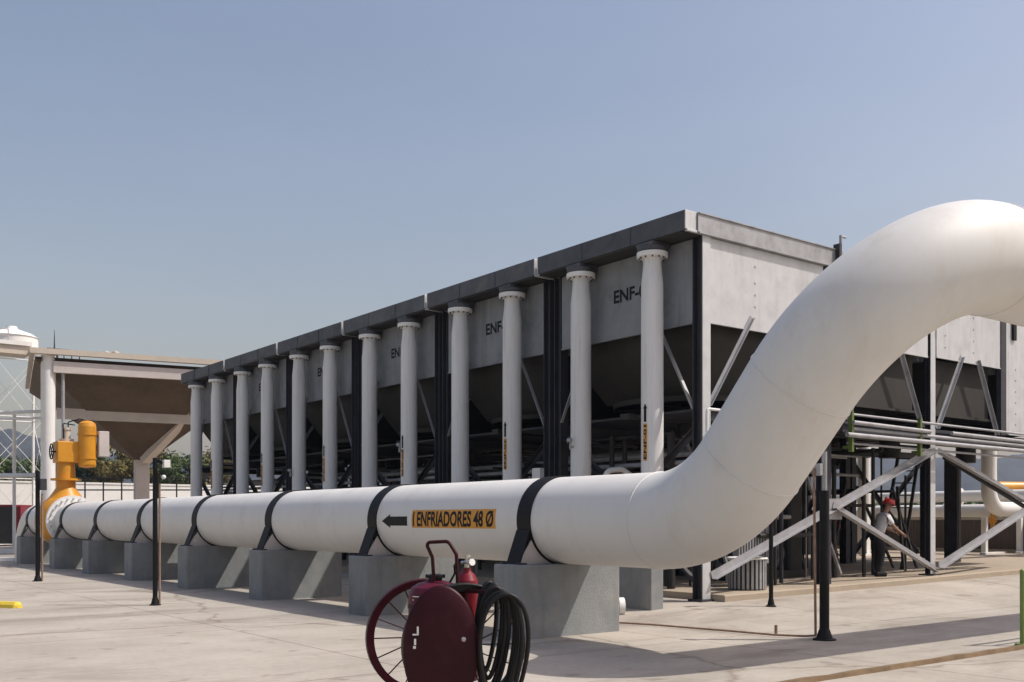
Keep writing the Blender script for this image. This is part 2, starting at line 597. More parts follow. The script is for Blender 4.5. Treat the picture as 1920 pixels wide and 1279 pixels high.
# ================================================================== THE BIG PIPE
PX, PZ, PR = 9.28, 1.6, 0.61
path = fillet([(PX, 36.95, PZ), (PX, 8.15, PZ), (PX, 5.76, 4.50), (30.0, 5.76, 4.50)], 1.83, 22)
# split the long straights so that shading stays even
full = [path[0]]
for a, b in zip(path, path[1:]):
    L = (b - a).length
    k = max(1, int(L / 0.5))
    for i in range(1, k + 1):
        full.append(a.lerp(b, i / k))
pipe = thing('gas_pipe', (PX, 9.0, 0), 'large white pipe on grey piers that bends up and over to the right', 'pipe', None)
MB().tube(full, PR, 72).build('pipe_run', M['pipe'], pipe)
arcs = fillet([(PX, 36.95, PZ), (PX, 8.15, PZ), (PX, 5.76, 4.50), (30.0, 5.76, 4.50)], 1.83, 22)
seam = [(arcs[1], (0, 1, 0)), (arcs[23], arcs[23] - arcs[22]), (arcs[24], arcs[25] - arcs[24]), (arcs[46], (1, 0, 0))]
for p, d in seam:
    d = Vector(d).normalized()
    a = d.cross(Vector((0.3, 0.2, 0.93))).normalized()
    b = d.cross(a)
    MB().tube([p + (a * math.cos(2 * math.pi * k / 72) + b * math.sin(2 * math.pi * k / 72)) * (PR + 0.0005) for k in range(72)], 0.010, 6, closed=True).build('weld_seam', M['pipe'], pipe)


def on_pipe(y, s, lift):
    """a point on the camera side of the straight pipe, s metres up the curve from its middle"""
    q = s / PR
    return (PX - (PR + lift) * math.cos(q), y, PZ + (PR + lift) * math.sin(q))


def patch(y0, y1, s0, s1, lift, n=10):
    g = MB()
    vs = []
    for i in range(n + 1):
        s = s0 + (s1 - s0) * i / n
        vs += [on_pipe(y0, s, lift), on_pipe(y1, s, lift), on_pipe(y0, s, lift - 0.012), on_pipe(y1, s, lift - 0.012)]
    fs = []
    for i in range(n):
        o = i * 4
        fs += [(o, o + 1, o + 5, o + 4), (o, o + 4, o + 6, o + 2), (o + 1, o + 3, o + 7, o + 5)]
    fs += [(0, 2, 3, 1), (n * 4, n * 4 + 1, n * 4 + 3, n * 4 + 2)]
    return g.add(vs, fs, False)


SG0, SG1, SGC = 13.98, 11.72, 0.025      # label on the pipe, reading along -y
patch(SG0, SG1, SGC - 0.142, SGC + 0.142, 0.004).build('pipe_label', M['orange'], pipe)
bm = text_mesh('I ENFRIADORES 48 Ø', 0.245, 1.0, 0.03, 8)
w = max(v.co.x for v in bm.verts) * 2
k = (SG0 - SG1 - 0.08) / w
for v in bm.verts:
    v.co = Vector(on_pipe((SG0 + SG1) / 2 - v.co.x * k, v.co.y + SGC, 0.0065))
MB().bm(bm).build('label_lettering', M['black'], pipe)
g = MB()
ay0, ay1 = 14.92, 14.12                # arrow pointing to the far end
bm = bmesh.new()
pts = [(ay0, 0), (ay0 - 0.26, 0.115), (ay0 - 0.26, 0.075), (ay1, 0.075), (ay1, -0.075), (ay0 - 0.26, -0.075), (ay0 - 0.26, -0.115)]
bm.faces.new([bm.verts.new((p[0], p[1], 0)) for p in pts])
for i in range(-10, 11):
    bmesh.ops.bisect_plane(bm, geom=bm.verts[:] + bm.edges[:] + bm.faces[:], plane_co=(0, i * 0.0101, 0), plane_no=(0, 1, 0))
for v in bm.verts:
    v.co = Vector(on_pipe(v.co.x, v.co.y - 0.01, 0.004))
g.bm(bm)
g.build('flow_arrow', M['black'], pipe)

# pipe beyond the valve
far_pipe = thing('gas_pipe', (PX, 44, 0), 'far white end of the big pipe beyond the yellow valve', 'pipe')
MB().tube([(PX, 38.85 + i * 0.5, PZ) for i in range(5)] + fillet([(PX, 41.2, PZ), (PX, 43.0, PZ), (PX, 43.0, -1.5)], 1.4, 12)[1:], PR, 48).build('pipe_run', M['pipe'], far_pipe)

# ---- piers with saddle and strap
pier_labels = [
    'grey concrete pier nearest the elbow, half hidden by the hose of the extinguisher',
    'grey concrete pier directly behind the left wheel of the red extinguisher',
    'third grey concrete pier from the elbow, first one clear of the extinguisher',
    'grey concrete pier just right of the taller nearer black post',
    'grey concrete pier just left of the taller nearer black post',
    'second grey concrete pier to the right of the yellow valve',
    'grey concrete pier right beside the bolted flange of the yellow valve',
    'farthest grey concrete pier, left of the yellow valve behind the thin black post',
]


def make_pier(yc, label):
    t = thing('pipe_pier', (PX, yc, 0), label, 'pier', 'concrete piers under the big pipe')
    MB().box((8.38, yc - 0.32, -0.03), (10.18, yc + 0.32, 1.0), 0.022).build('block', M['pier'], t)
    q0, q1 = R(205), R(335)
    poly = [(8.47, 1.003), (10.09, 1.003), (10.02, 1.10)]
    poly += [(PX + (PR + 0.024) * math.cos(q1 + (q0 - q1) * i / 24), PZ + (PR + 0.024) * math.sin(q1 + (q0 - q1) * i / 24)) for i in range(25)]
    poly += [(8.54, 1.10)]
    g = MB()
    for y in (yc - 0.12, yc + 0.10):
        g.prism(poly, y, y + 0.02)
    g.build('saddle_web', M['rib'], t)
    # flared closing plates on either flank
    for sx in (-1, 1):
        MB().prism([(PX + sx * 0.81, 1.003), (PX + sx * 0.79, 1.003), (PX + sx * (PR * math.cos(R(10)) + 0.004), PZ - 0.13), (PX + sx * (PR * math.cos(R(10)) + 0.03), PZ - 0.13)], yc - 0.145, yc + 0.145).build('saddle_plate', M['black'], t)
    for sx in (-1, 1):
        MB().box((PX + sx * 0.80 - 0.07, yc - 0.22, 1.0005), (PX + sx * 0.80 + 0.07, yc - 0.155, 1.022)).build('anchor_plate', M['darkshade'], t)
        MB().box((PX + sx * 0.80 - 0.07, yc + 0.155, 1.0005), (PX + sx * 0.80 + 0.07, yc + 0.22, 1.022)).build('anchor_plate', M['darkshade'], t)
    g = MB()
    n = 56
    vs = []
    a0, a1 = R(-90), R(269.9)
    for i in range(n + 1):
        a = a0 + (a1 - a0) * i / n
        for r, y in ((PR + 0.002, -0.145), (PR + 0.02, -0.145), (PR + 0.02, 0.145), (PR + 0.002, 0.145)):
            vs.append((PX + r * math.cos(a), yc + y, PZ + r * math.sin(a)))
    fs = []
    for i in range(n):
        for k in range(4):
            fs.append((i * 4 + k, (i + 1) * 4 + k, (i + 1) * 4 + (k + 1) % 4, i * 4 + (k + 1) % 4))
    g.add(vs, fs + [(0, 1, 2, 3), (n * 4 + 3, n * 4 + 2, n * 4 + 1, n * 4)])
    g.build('strap', M['black'], t)
    return t


STR = [11.05, 15.25, 19.5, 23.7, 27.85, 32.0, 36.05, 41.0]
p0 = make_pier(STR[0], pier_labels[0])
for yc, lb in zip(STR[1:], pier_labels[1:]):
    copy_thing(p0, (PX, yc, 0), lb)

# block standing behind the pipe by the slab corner
t = thing('concrete_block', (13.2, 12.6, 0), 'narrow grey concrete block behind the elbow, left of the slab corner', 'concrete block')
MB().box((12.55, 12.45, -0.02), (12.85, 13.6, 1.15), 0.015).build('block', M['pier'], t)
# flanged stub pipes lying beside it
t = thing('flanged_stub', (11.7, 12.9, 0), 'small white flanged pipe stubs on the ground under the elbow', 'pipe')
MB().cyl((11.3, 12.9, 0.14), (11.9, 12.55, 0.14), 0.10, 18).build('stub', M['white'], t)
MB().cyl((11.88, 12.56, 0.14), (11.96, 12.51, 0.14), 0.16, 20).build('flange', M['white'], t)
MB().cyl((11.42, 12.83, 0.14), (11.5, 12.78, 0.14), 0.16, 20).build('flange', M['beam'], t)
t = MB().bar((11.2, 12.95, 0.05), (11.75, 12.75, 1.25), 0.10, 0.06).build('strut', M['white'])
tag(t, 'pale slanting steel strut in the shade under the elbow', 'strut')

# ================================================================== YELLOW VALVE
VY = 37.9
v = thing('actuated_valve', (PX, VY, 0), 'yellow actuated valve in the big pipe at the far left', 'valve')
g = MB()
g.lathe((PX, VY, 1.62), [(0.64, -0.82), (0.70, -0.7), (0.82, -0.5), (0.93, -0.22), (0.96, 0), (0.93, 0.22), (0.82, 0.5), (0.70, 0.7), (0.64, 0.82)], 40, 'Y')
g.build('valve_body', M['yellow'], v)
for sgn in (-1, 1):
    y0 = VY + sgn * 0.82
    fl = MB().lathe((PX, y0, PZ), [(0.55, 0), (0.86, 0), (0.86, sgn * 0.16), (0.60, sgn * 0.16)], 44, 'Y').build('flange', M['white'], v)
    b = MB()
    for k in range(24):
        a = 2 * math.pi * k / 24
        x, z = PX + 0.74 * math.cos(a), PZ + 0.74 * math.sin(a)
        b.cyl((x, y0 - 0.08 + min(0, sgn) * 0.16, z), (x, y0 + 0.08 + max(0, sgn) * 0.16, z), 0.035, 6)
    b.build('flange_bolts', M['galv'], fl)
MB().lathe((PX, VY, 0), [(0.62, 2.30), (0.45, 2.55), (0.32, 2.75), (0.32, 3.0), (0.50, 3.0), (0.50, 3.07), (0.32, 3.07), (0.29, 3.62)], 28).build('neck', M['yellow'], v)
MB().box((PX - 0.36, VY - 0.36, 3.62), (PX + 0.36, VY + 0.36, 4.36), 0.03).build('gearbox', M['yellow'], v)
MB().tube([(PX - 0.50 , VY - 0.1 + 0.26 * math.cos(2 * math.pi * k / 32), 4.0 + 0.26 * math.sin(2 * math.pi * k / 32)) for k in range(32)], 0.022, 8, closed=True).build('handwheel_rim', M['black'], v)
MB().cyl((PX - 0.36, VY - 0.1, 4.0), (PX - 0.51, VY - 0.1, 4.0), 0.03, 10).build('handwheel_stem', M['black'], v)
for k in range(3):
    a = math.pi * k / 3
    MB().cyl((PX - 0.5, VY - 0.1 - 0.26 * math.cos(a), 4.0 - 0.26 * math.sin(a)), (PX - 0.5, VY - 0.1 + 0.26 * math.cos(a), 4.0 + 0.26 * math.sin(a)), 0.014, 8).build('handwheel_spoke', M['black'], v)
for zz in (3.78, 4.62):
    MB().lathe((PX + 0.62, VY - 0.35, zz), [(0.302, -0.03), (0.325, -0.03), (0.325, 0.03), (0.302, 0.03)], 30).build('cylinder_band', M['yellow'], v)
MB().lathe((PX + 0.02, VY, 0), [(0.24, 4.36), (0.24, 4.46), (0.13, 4.46), (0.13, 4.78), (0.16, 4.78), (0.16, 4.86), (0.0, 4.9)], 20).build('stem_cap', M['beige'], v)
MB().lathe((PX + 0.62, VY - 0.35, 0), [(0.0, 3.44), (0.27, 3.48), (0.30, 3.56), (0.30, 4.9), (0.27, 5.02), (0.15, 5.1), (0, 5.12)], 30).build('actuator_cylinder', M['yellow'], v)
MB().bar((PX + 0.30, VY - 0.2, 3.98), (PX + 0.5, VY - 0.3, 3.98), 0.24, 0.3).build('actuator_bracket', M['yellow'], v)
MB().box((PX + 0.95, VY - 0.62, 3.85), (PX + 1.3, VY - 0.3, 4.75), 0.02).build('control_box', M['rib'], v)
g = MB()
g.tube(fillet([(PX + 0.05, VY - 0.1, 4.86), (PX + 0.05, VY - 0.1, 5.05), (PX + 0.4, VY - 0.2, 5.18), (PX + 0.62, VY - 0.35, 5.1)], 0.05, 5), 0.02, 8)
g.tube(fillet([(PX - 0.1, VY - 0.1, 4.4), (PX - 0.12, VY - 0.1, 5.0), (PX + 0.25, VY - 0.2, 4.95)], 0.05, 5), 0.02, 8)
g.build('impulse_tubes', M['black'], v)

# ================================================================== AIR COOLERS
X0, Y0, PER, ULEN = 14.1, 12.7, 4.36, 4.22
UW = 3.95
ZP, ZT, ZB = 5.28, 7.22, 6.84


def make_unit():
    t = thing('air_cooler_unit', (X0, Y0, 0), 'nearest cooler unit at the right end of the row, with sunlit end panel', 'air cooler', 'cooler units along the big pipe')
    x0, x1, y0, y1 = X0, X0 + UW, Y0, Y0 + ULEN
    # long header beam over the risers: a channel with stiffeners
    g = MB()
    g.box((x0 - 0.45, y0, ZB + 0.02), (x0 - 0.43, y1, ZT))
    g.box((x0 - 0.428, y0 + 0.001, ZT - 0.02), (x0 - 0.16, y1 - 0.001, ZT - 0.001))
    g.box((x0 - 0.428, y0 + 0.001, ZB + 0.021), (x0 - 0.16, y1 - 0.001, ZB + 0.04))
    for k in (1, 2):
        yy = y0 + ULEN * k / 3
        g.box((x0 - 0.462, yy - 0.012, ZB + 0.03), (x0 - 0.452, yy + 0.012, ZT - 0.01))
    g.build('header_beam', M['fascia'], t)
    for yy in (y0 - 0.022, y1 + 0.002):
        g = MB()
        g.box((x0 - 0.45, yy, ZB + 0.04), (x0 - 0.155, yy + 0.02, ZT), 0.004)
        g.box((x0 - 0.42, yy - 0.02, ZB), (x0 - 0.155, yy + 0.04, ZB + 0.046), 0.004)
        g.build('header_end_plate', M['galv'], t)
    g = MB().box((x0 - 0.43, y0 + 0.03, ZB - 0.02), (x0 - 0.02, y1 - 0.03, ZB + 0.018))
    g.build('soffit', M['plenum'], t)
    for yy in (y0 - 0.05, y1 - 0.03):
        g = MB()
        g.box((x0 - 0.14, yy, ZB + 0.03), (x1 + 0.09, yy + 0.08, ZT - 0.02))
        g.box((x0 - 0.13, yy - 0.025, ZB), (x1 + 0.08, yy + 0.10, ZB + 0.028))
        g.box((x0 - 0.13, yy - 0.025, ZT - 0.018), (x1 + 0.08, yy + 0.10, ZT))
        g.build('end_beam', M['beam'], t)
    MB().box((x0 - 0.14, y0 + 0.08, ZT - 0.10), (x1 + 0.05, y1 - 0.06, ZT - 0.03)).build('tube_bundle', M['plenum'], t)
    # side panels
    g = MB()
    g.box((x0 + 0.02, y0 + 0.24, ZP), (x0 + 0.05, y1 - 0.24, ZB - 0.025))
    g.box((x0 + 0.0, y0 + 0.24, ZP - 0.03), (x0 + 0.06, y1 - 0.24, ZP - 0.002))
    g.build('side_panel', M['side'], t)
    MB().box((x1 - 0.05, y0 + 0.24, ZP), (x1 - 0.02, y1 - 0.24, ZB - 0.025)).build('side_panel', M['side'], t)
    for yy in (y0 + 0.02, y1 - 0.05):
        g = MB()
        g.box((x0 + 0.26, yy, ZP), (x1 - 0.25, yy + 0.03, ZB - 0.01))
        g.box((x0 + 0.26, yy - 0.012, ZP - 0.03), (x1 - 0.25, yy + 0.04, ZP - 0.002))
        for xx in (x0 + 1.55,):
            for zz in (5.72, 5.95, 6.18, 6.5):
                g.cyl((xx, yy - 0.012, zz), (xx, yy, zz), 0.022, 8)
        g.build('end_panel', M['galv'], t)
    # plenum chamber hung under the bundle, with the fan ring below it
    cx, cy = (x0 + x1) / 2, (y0 + y1) / 2
    rr = 1.62
    g = MB()
    a, b = (x0 + 0.30, y0 + 0.26), (x1 - 0.20, y1 - 0.26)
    lo_, hi_ = (a[0] + 0.55, a[1] + 0.5), (b[0] - 0.55, b[1] - 0.5)
    g.add([(a[0], a[1], ZP + 0.05), (b[0], a[1], ZP + 0.05), (b[0], b[1], ZP + 0.05), (a[0], b[1], ZP + 0.05),
           (a[0], a[1], ZP - 0.25), (b[0], a[1], ZP - 0.25), (b[0], b[1], ZP - 0.25), (a[0], b[1], ZP - 0.25),
           (lo_[0], lo_[1], 4.06), (hi_[0], lo_[1], 4.06), (hi_[0], hi_[1], 4.06), (lo_[0], hi_[1], 4.06)],
          [(0, 1, 5, 4), (1, 2, 6, 5), (2, 3, 7, 6), (3, 0, 4, 7), (4, 5, 9, 8), (5, 6, 10, 9), (6, 7, 11, 10), (7, 4, 8, 11), (8, 9, 10, 11), (0, 3, 2, 1)])
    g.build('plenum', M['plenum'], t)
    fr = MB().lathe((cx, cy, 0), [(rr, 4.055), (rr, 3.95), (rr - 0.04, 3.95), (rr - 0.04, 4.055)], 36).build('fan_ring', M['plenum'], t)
    g = MB()
    g.cyl((cx, cy, 3.96), (cx, cy, 4.05), 0.2, 18)
    for k in range(6):
        a = 2 * math.pi * k / 6
        g.bar((cx + 0.15 * math.cos(a), cy + 0.15 * math.sin(a), 3.99), (cx + 1.52 * math.cos(a), cy + 1.52 * math.sin(a), 4.01), 0.26, 0.03, (0.35 * -math.sin(a), 0.35 * math.cos(a), 1))
    g.build('fan', M['dark'], fr)
    g = MB()
    g.cyl((cx, cy, 3.25), (cx, cy, 3.9), 0.26, 18)
    g.box((cx - 1.9, cy - 0.12, 3.62), (cx + 1.9, cy + 0.12, 3.74))
    g.build('fan_motor', M['dark'], t)
    # legs
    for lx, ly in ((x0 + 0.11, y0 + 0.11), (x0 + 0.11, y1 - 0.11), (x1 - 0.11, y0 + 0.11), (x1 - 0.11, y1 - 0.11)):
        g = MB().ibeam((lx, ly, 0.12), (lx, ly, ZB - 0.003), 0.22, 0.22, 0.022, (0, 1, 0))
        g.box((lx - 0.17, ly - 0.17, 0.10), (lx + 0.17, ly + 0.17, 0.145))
        g.build('leg', M['darkshade'], t)
    MB().box((x0 + 0.02, y0 - 0.012, 0.15), (x0 + 0.235, y0 - 0.002, ZB - 0.004)).build('sunlit_leg_face', M['galv'], t)  # sunlight on the corner leg's front flange, put in as a pale strip
    # platform beams
    g = MB()
    for xx in (x0 + 0.11, x1 - 0.11):
        g.ibeam((xx, y0 + 0.235, 3.55), (xx, y1 - 0.235, 3.55), 0.12, 0.2, 0.015)
    for yy in (y0 + 0.11, y1 - 0.11):
        g.ibeam((x0 + 0.235, yy, 3.55), (x1 - 0.235, yy, 3.55), 0.12, 0.2, 0.015, (0, 0, 1))
    g.build('platform_beams', M['darkshade'], t)
    MB().box((x0 + 0.3, y0 + 0.24, 3.665), (x1 - 0.02, y1 - 0.1, 3.71)).build('walkway', M['darkshade'], t)
    # knee braces
    for (a, b) in (((x0 + 0.03, y0 + 0.22, 3.70), (x0 + 0.03, y0 + 1.15, 5.42)), ((x0 + 0.03, y1 - 0.22, 3.70), (x0 + 0.03, y1 - 1.15, 5.42)),
                   ((x0 + 0.24, y0 + 0.0, 3.72), (x0 + 1.45, y0 - 0.02, 5.48)), ((x1 - 0.24, y0 + 0.0, 3.72), (x1 - 1.3, y0 - 0.02, 5.48))):
        MB().angle(a, b, 0.07, 0.012, (1, 0, 0) if abs(a[0] - b[0]) < .1 else (0, 1, 0)).build('knee_brace', M['leg'], t)
    # lower bracing on the long side
    for (a, b) in (((x0 + 0.11, y0 + 0.25, 3.35), (x0 + 0.11, cy - 0.05, 2.0)), ((x0 + 0.11, y1 - 0.25, 3.35), (x0 + 0.11, cy + 0.05, 2.0)),
                   ((x0 + 0.11, y0 + 0.25, 0.5), (x0 + 0.11, cy - 0.05, 1.9)), ((x0 + 0.11, y1 - 0.25, 0.5), (x0 + 0.11, cy + 0.05, 1.9))):
        MB().angle(a, b, 0.10, 0.014, (1, 0, 0)).build('diagonal_brace', M['darkshade'], t)
    # nozzles the risers bolt to
    for dy in (0.96, 3.0):
        g = MB()
        g.box((x0 - 0.52, y0 + dy - 0.21, ZB - 0.09), (x0 - 0.03, y0 + dy + 0.21, ZB - 0.022))
        g.cyl((x0 - 0.30, y0 + dy, 6.75), (x0 - 0.30, y0 + dy, ZB - 0.09), 0.2, 24)
        g.build('nozzle', M['fascia'], t)
    return t


def stencil(unit, txt, y0):
    bm = text_mesh(txt, 0.27, 1.0, 0.03, 1)
    for v_ in bm.verts:
        v_.co = Vector((X0 + 0.016, y0 + 1.85 - v_.co.x, 6.10 + v_.co.y))
    MB().bm(bm).build('stencil_lettering', M['black'], unit)


unit0 = make_unit()
ulabels = ['second cooler unit from the right end of the row, dark channel legs',
           'third cooler unit from the right end, behind the fifth and sixth risers',
           'fourth cooler unit from the right end, about the middle of the row',
           'fifth cooler unit from the right end, second from the canopy',
           'farthest and smallest looking cooler unit in the row, beside the brown canopy']
units = [unit0]
for k, lb in enumerate(ulabels):
    units.append(copy_thing(unit0, (X0, Y0 + PER * (k + 1), 0), lb, ('sunlit_leg_face',)))
for k in range(6):
    stencil(units[k], 'ENF-0%d' % (k + 1), Y0 + PER * k)

# ---- risers
rl = ['nearest white riser with orange flow label and a sunlit foot, beside the elbow',
      'second white riser from the elbow, no label, right of the first dark double leg',
      'third white riser from the elbow, orange label, left of the first dark double leg',
      'fourth white riser from the elbow, plain, right of the second dark double leg',
      'fifth white riser from the elbow, left of the second dark double leg',
      'sixth white riser from the elbow, plain, right of the third dark double leg',
      'seventh white riser from the elbow, left of the third dark double leg',
      'eighth white riser from the elbow, plain, near the middle left of the row',
      'fourth white riser counted from the canopy end of the row',
      'third white riser counted from the canopy end of the row',
      'second white riser counted from the canopy end of the row',
      'last white riser in the row, in front of the brown canopy']
RX = 13.8


def make_riser(x, y, label):
    t = thing('riser_pipe', (x, y, 0), label, 'riser pipe', 'white risers up to the coolers')
    g = MB()
    prof = [(0.17, 6.58), (0.172, 6.42), (0.185, 6.28), (0.21, 6.05), (0.212, 2.4)]
    g.lathe((x, y, 0), prof, 32)
    g.tube(fillet([(x, y, 2.4), (x, y, PZ), (PX + 0.5, y, PZ)], 0.42, 10), 0.212, 32, caps=False)
    g.build('riser_body', M['riser'], t)
    fl = MB().lathe((x, y, 0), [(0.17, 6.56), (0.29, 6.56), (0.295, 6.575), (0.295, 6.65), (0.2, 6.655)], 36).build('flange', M['white'], t)
    MB().lathe((x, y, 0), [(0.18, 6.668), (0.285, 6.668), (0.285, 6.745), (0.18, 6.745)], 36).build('mating_flange', M['fascia'], t)
    b = MB()
    for k in range(12):
        a = 2 * math.pi * (k + 0.5) / 12
        b.cyl((x + 0.245 * math.cos(a), y + 0.245 * math.sin(a), 6.53), (x + 0.245 * math.cos(a), y + 0.245 * math.sin(a), 6.765), 0.016, 6)
    b.build('flange_bolts', M['darkshade'], fl)
    return t


def riser_label(t, x, y, txt):
    """vertical orange strip with arrow, on the left-hand side of the riser"""
    a0 = R(186)
    rr = 0.212

    def cp(s, z, lift):
        a = a0 - s / rr
        return (x + (rr + lift) * math.cos(a), y + (rr + lift) * math.sin(a), z)
    g = MB()
    n = 6
    vs = []
    for i in range(n + 1):
        s = -0.045 + 0.09 * i / n
        vs += [cp(s, 2.72, 0.004), cp(s, 3.42, 0.004)]
    g.add(vs, [(2 * i, 2 * i + 1, 2 * i + 3, 2 * i + 2) for i in range(n)], True)
    g.build('flow_label', M['orange'], t)
    bm = text_mesh(txt, 0.07, 1.0, 0.03, 4)
    w = max(v_.co.x for v_ in bm.verts) * 2
    for v_ in bm.verts:
        v_.co = Vector(cp(v_.co.y, 3.07 + v_.co.x * 0.64 / w, 0.007))
    MB().bm(bm).build('label_lettering', M['black'], t)
    bm = bmesh.new()
    pts = [(0, 3.80), (0.05, 3.70), (0.03, 3.70), (0.03, 3.45), (-0.03, 3.45), (-0.03, 3.70), (-0.05, 3.70)]
    bm.faces.new([bm.verts.new((p[0], p[1], 0)) for p in pts])
    for i in range(-5, 6):
        bmesh.ops.bisect_plane(bm, geom=bm.verts[:] + bm.edges[:] + bm.faces[:], plane_co=(i * 0.014, 0, 0), plane_no=(1, 0, 0))
    for v_ in bm.verts:
        v_.co = Vector(cp(v_.co.x, v_.co.y, 0.004))
    MB().bm(bm).build('flow_arrow', M['black'], t)


r0 = make_riser(RX, Y0 + 0.96, rl[0])
rs = [r0]
for i in range(1, 12):
    k, j = divmod(i, 2)
    rs.append(copy_thing(r0, (RX, Y0 + PER * k + (0.96, 3.0)[j], 0), rl[i]))
for i in range(0, 12, 2):
    riser_label(rs[i], RX, Y0 + PER * (i // 2) + 0.96, 'ENF-0%d' % (i // 2 + 1))


for i_, z_ in ((1, 3.1), (4, 3.4), (7, 3.0)):
    y_ = Y0 + PER * (i_ // 2) + (0.96, 3.0)[i_ % 2]
    g = MB().cyl((RX - 0.2, y_, z_), (RX - 0.32, y_ - 0.02, z_), 0.02, 10)
    g.cyl((RX - 0.30, y_ - 0.02, z_ - 0.06), (RX - 0.30, y_ - 0.02, z_ + 0.10), 0.022, 10)
    g.cyl((RX - 0.31, y_ - 0.06, z_ + 0.13), (RX - 0.34, y_ + 0.02, z_ + 0.13), 0.045, 14)
    g.build('gauge_tapping', M['leg'], rs[i_])

# ---- cooler banks behind the first row
def near_leg(x):
    return abs(x - 21.99) < 0.05


def bank(x0, x1, zp, label, mid=None):
    y0, y1 = Y0, Y0 + PER * 6 - 0.14
    t = thing('air_cooler_bank', (x0, y0, 0), label, 'air cooler')
    g = MB()
    g.box((x0 - 0.1, y0 - 0.05, ZB + 0.03), (x1 + 0.03, y0 + 0.03, ZT - 0.02))
    g.box((x0 - 0.1, y0 - 0.07, ZB), (x1 + 0.02, y0 + 0.06, ZB + 0.028))
    g.build('end_beam', M['beam'], t)
    g = MB()
    g.box((x0 + 0.24, y0 + 0.02, zp), (x1 - 0.005, y0 + 0.05, ZB - 0.01))
    g.box((x0 + 0.24, y0 + 0.008, zp - 0.03), (x1 - 0.005, y0 + 0.06, zp - 0.002))
    for xx in (x0 + 0.62, x0 + 1.9):
        for k in range(6):
            g.cyl((xx, y0 + 0.006, zp + 0.25 + k * 0.28), (xx, y0 + 0.02, zp + 0.25 + k * 0.28), 0.022, 8)
    g.build('end_panel', M['galv'], t)
    g = MB()
    g.box((x0 + 0.02, y0 + 0.24, ZP), (x0 + 0.05, y1, ZB - 0.025))
    g.box((x1 - 0.05, y0 + 0.24, ZP), (x1 - 0.02, y1, ZB - 0.025))
    g.build('side_panels', M['side'], t)
    MB().box((x0, y0 + 0.07, ZT - 0.12), (x1, y1, ZT - 0.04)).build('tube_bundle', M['plenum'], t)
    cx = (x0 + x1) / 2
    for k in range(6):
        cy = y0 + PER * k + ULEN / 2
        rr = min(1.6, (x1 - x0) / 2 - 0.15)
        g = MB().box((x0 + 0.25, cy - ULEN / 2 + 0.26, 4.12), (x1 - 0.25, cy + ULEN / 2 - 0.2, ZP + 0.1))
        g.box((x0 + 0.2, cy - ULEN / 2 + 0.2, 4.06), (x1 - 0.2, cy + ULEN / 2 - 0.15, 4.118))
        g.lathe((cx, cy, 0), [(rr, 4.055), (rr, 3.95), (rr - 0.04, 3.95), (rr - 0.04, 4.055)], 30)
        g.build('plenum', M['plenum'], t)
        g = MB().cyl((cx, cy, 3.2), (cx, cy, 4.0), 0.26, 14)
        g.box((x0 + 0.1, cy - 0.1, 3.62), (x1 - 0.1, cy + 0.1, 3.74))
        for q in range(6):
            a = 2 * math.pi * q / 6
            g.bar((cx, cy, 3.99), (cx + (rr - .1) * math.cos(a), cy + (rr - .1) * math.sin(a), 4.01), 0.28, 0.03)
        g.build('fan', M['dark'], t)
    for k in range(7):
        yy = y0 + PER * k + (0.11 if k < 6 else -0.25)
        for xx in (x0 + 0.11, x1 - 0.11):
            if k == 0 and not near_leg(xx):
                continue
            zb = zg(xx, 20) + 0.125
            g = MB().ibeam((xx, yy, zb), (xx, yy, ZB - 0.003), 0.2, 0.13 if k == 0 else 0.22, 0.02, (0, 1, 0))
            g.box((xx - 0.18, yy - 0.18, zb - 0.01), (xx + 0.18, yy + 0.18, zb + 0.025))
            g.build('leg', M['darkshade'], t)
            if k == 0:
                MB().box((xx - 0.1, yy - 0.078, zb + 0.03), (xx + 0.1, yy - 0.067, ZB - 0.004)).build('sunlit_leg_face', M['galv'], t)  # pale strip paints the sunlit front of this leg
    g = MB()
    for xx in (x0 + 0.11, x1 - 0.11):
        g.ibeam((xx, y0 + 0.24, 3.55), (xx, y1 - 0.3, 3.55), 0.12, 0.2, 0.015)
    for k in range(6):
        yy = y0 + PER * k + 0.11
        g.ibeam((x0 + 0.24, yy, 3.55), (x1 - 0.24, yy, 3.55), 0.12, 0.2, 0.015, (0, 0, 1))
    g.build('platform_beams', M['darkshade'], t)
    g = MB().box((x0 + 0.02, y0 + 0.13, 3.665), (x1 - 0.02, y0 + 1.9, 3.72))
    g.build('walkway', M['darkshade'], t)
    for k in (1, 2, 3):
        yy = y0 + PER * k + 0.11
        for a, b in (((x0 + 0.25, yy, 0.6), (x1 - 0.25, yy, 3.4)), ((x1 - 0.25, yy + 0.12, 0.6), (x0 + 0.25, yy + 0.12, 3.4))):
            MB().angle(a, b, 0.10, 0.014, (0, 1, 0)).build('cross_brace', M['darkshade'], t)
    if zp < 5:
        MB().box((x0 - 0.16, y0 + 0.0, zp - 0.05), (x0 + 0.10, y0 + 0.12, ZB - 0.004)).build('corner_post', M['darkshade'], t)
        MB().box((x0 + 0.10, y0 + 0.02, zp), (x0 + 0.235, y0 + 0.05, ZB - 0.01)).build('edge_strip', M['galv'], t)
    if zp > 5:
        for a, b in (((x0 + 0.26, y0 - 0.01, 3.72), (x0 + 1.35, y0 - 0.02, 5.48)), ((x1 - 0.24, y0, 3.72), (x1 - 1.2, y0 - 0.02, 5.48))):
            MB().angle(a, b, 0.08, 0.012, (0, 1, 0)).build('knee_brace', M['leg'], t)
    return t


bank(18.35, 21.75, ZP + 0.08, 'cooler bank behind the nearest unit, its end seen under the raised pipe')
bank(21.88, 25.15, ZP + 0.12, 'cooler bank with a pale central leg and pale end panel under the arching pipe')
bank(25.22, 29.3, 3.78, 'cooler bank at the right edge with a deep pale end panel reaching lower')
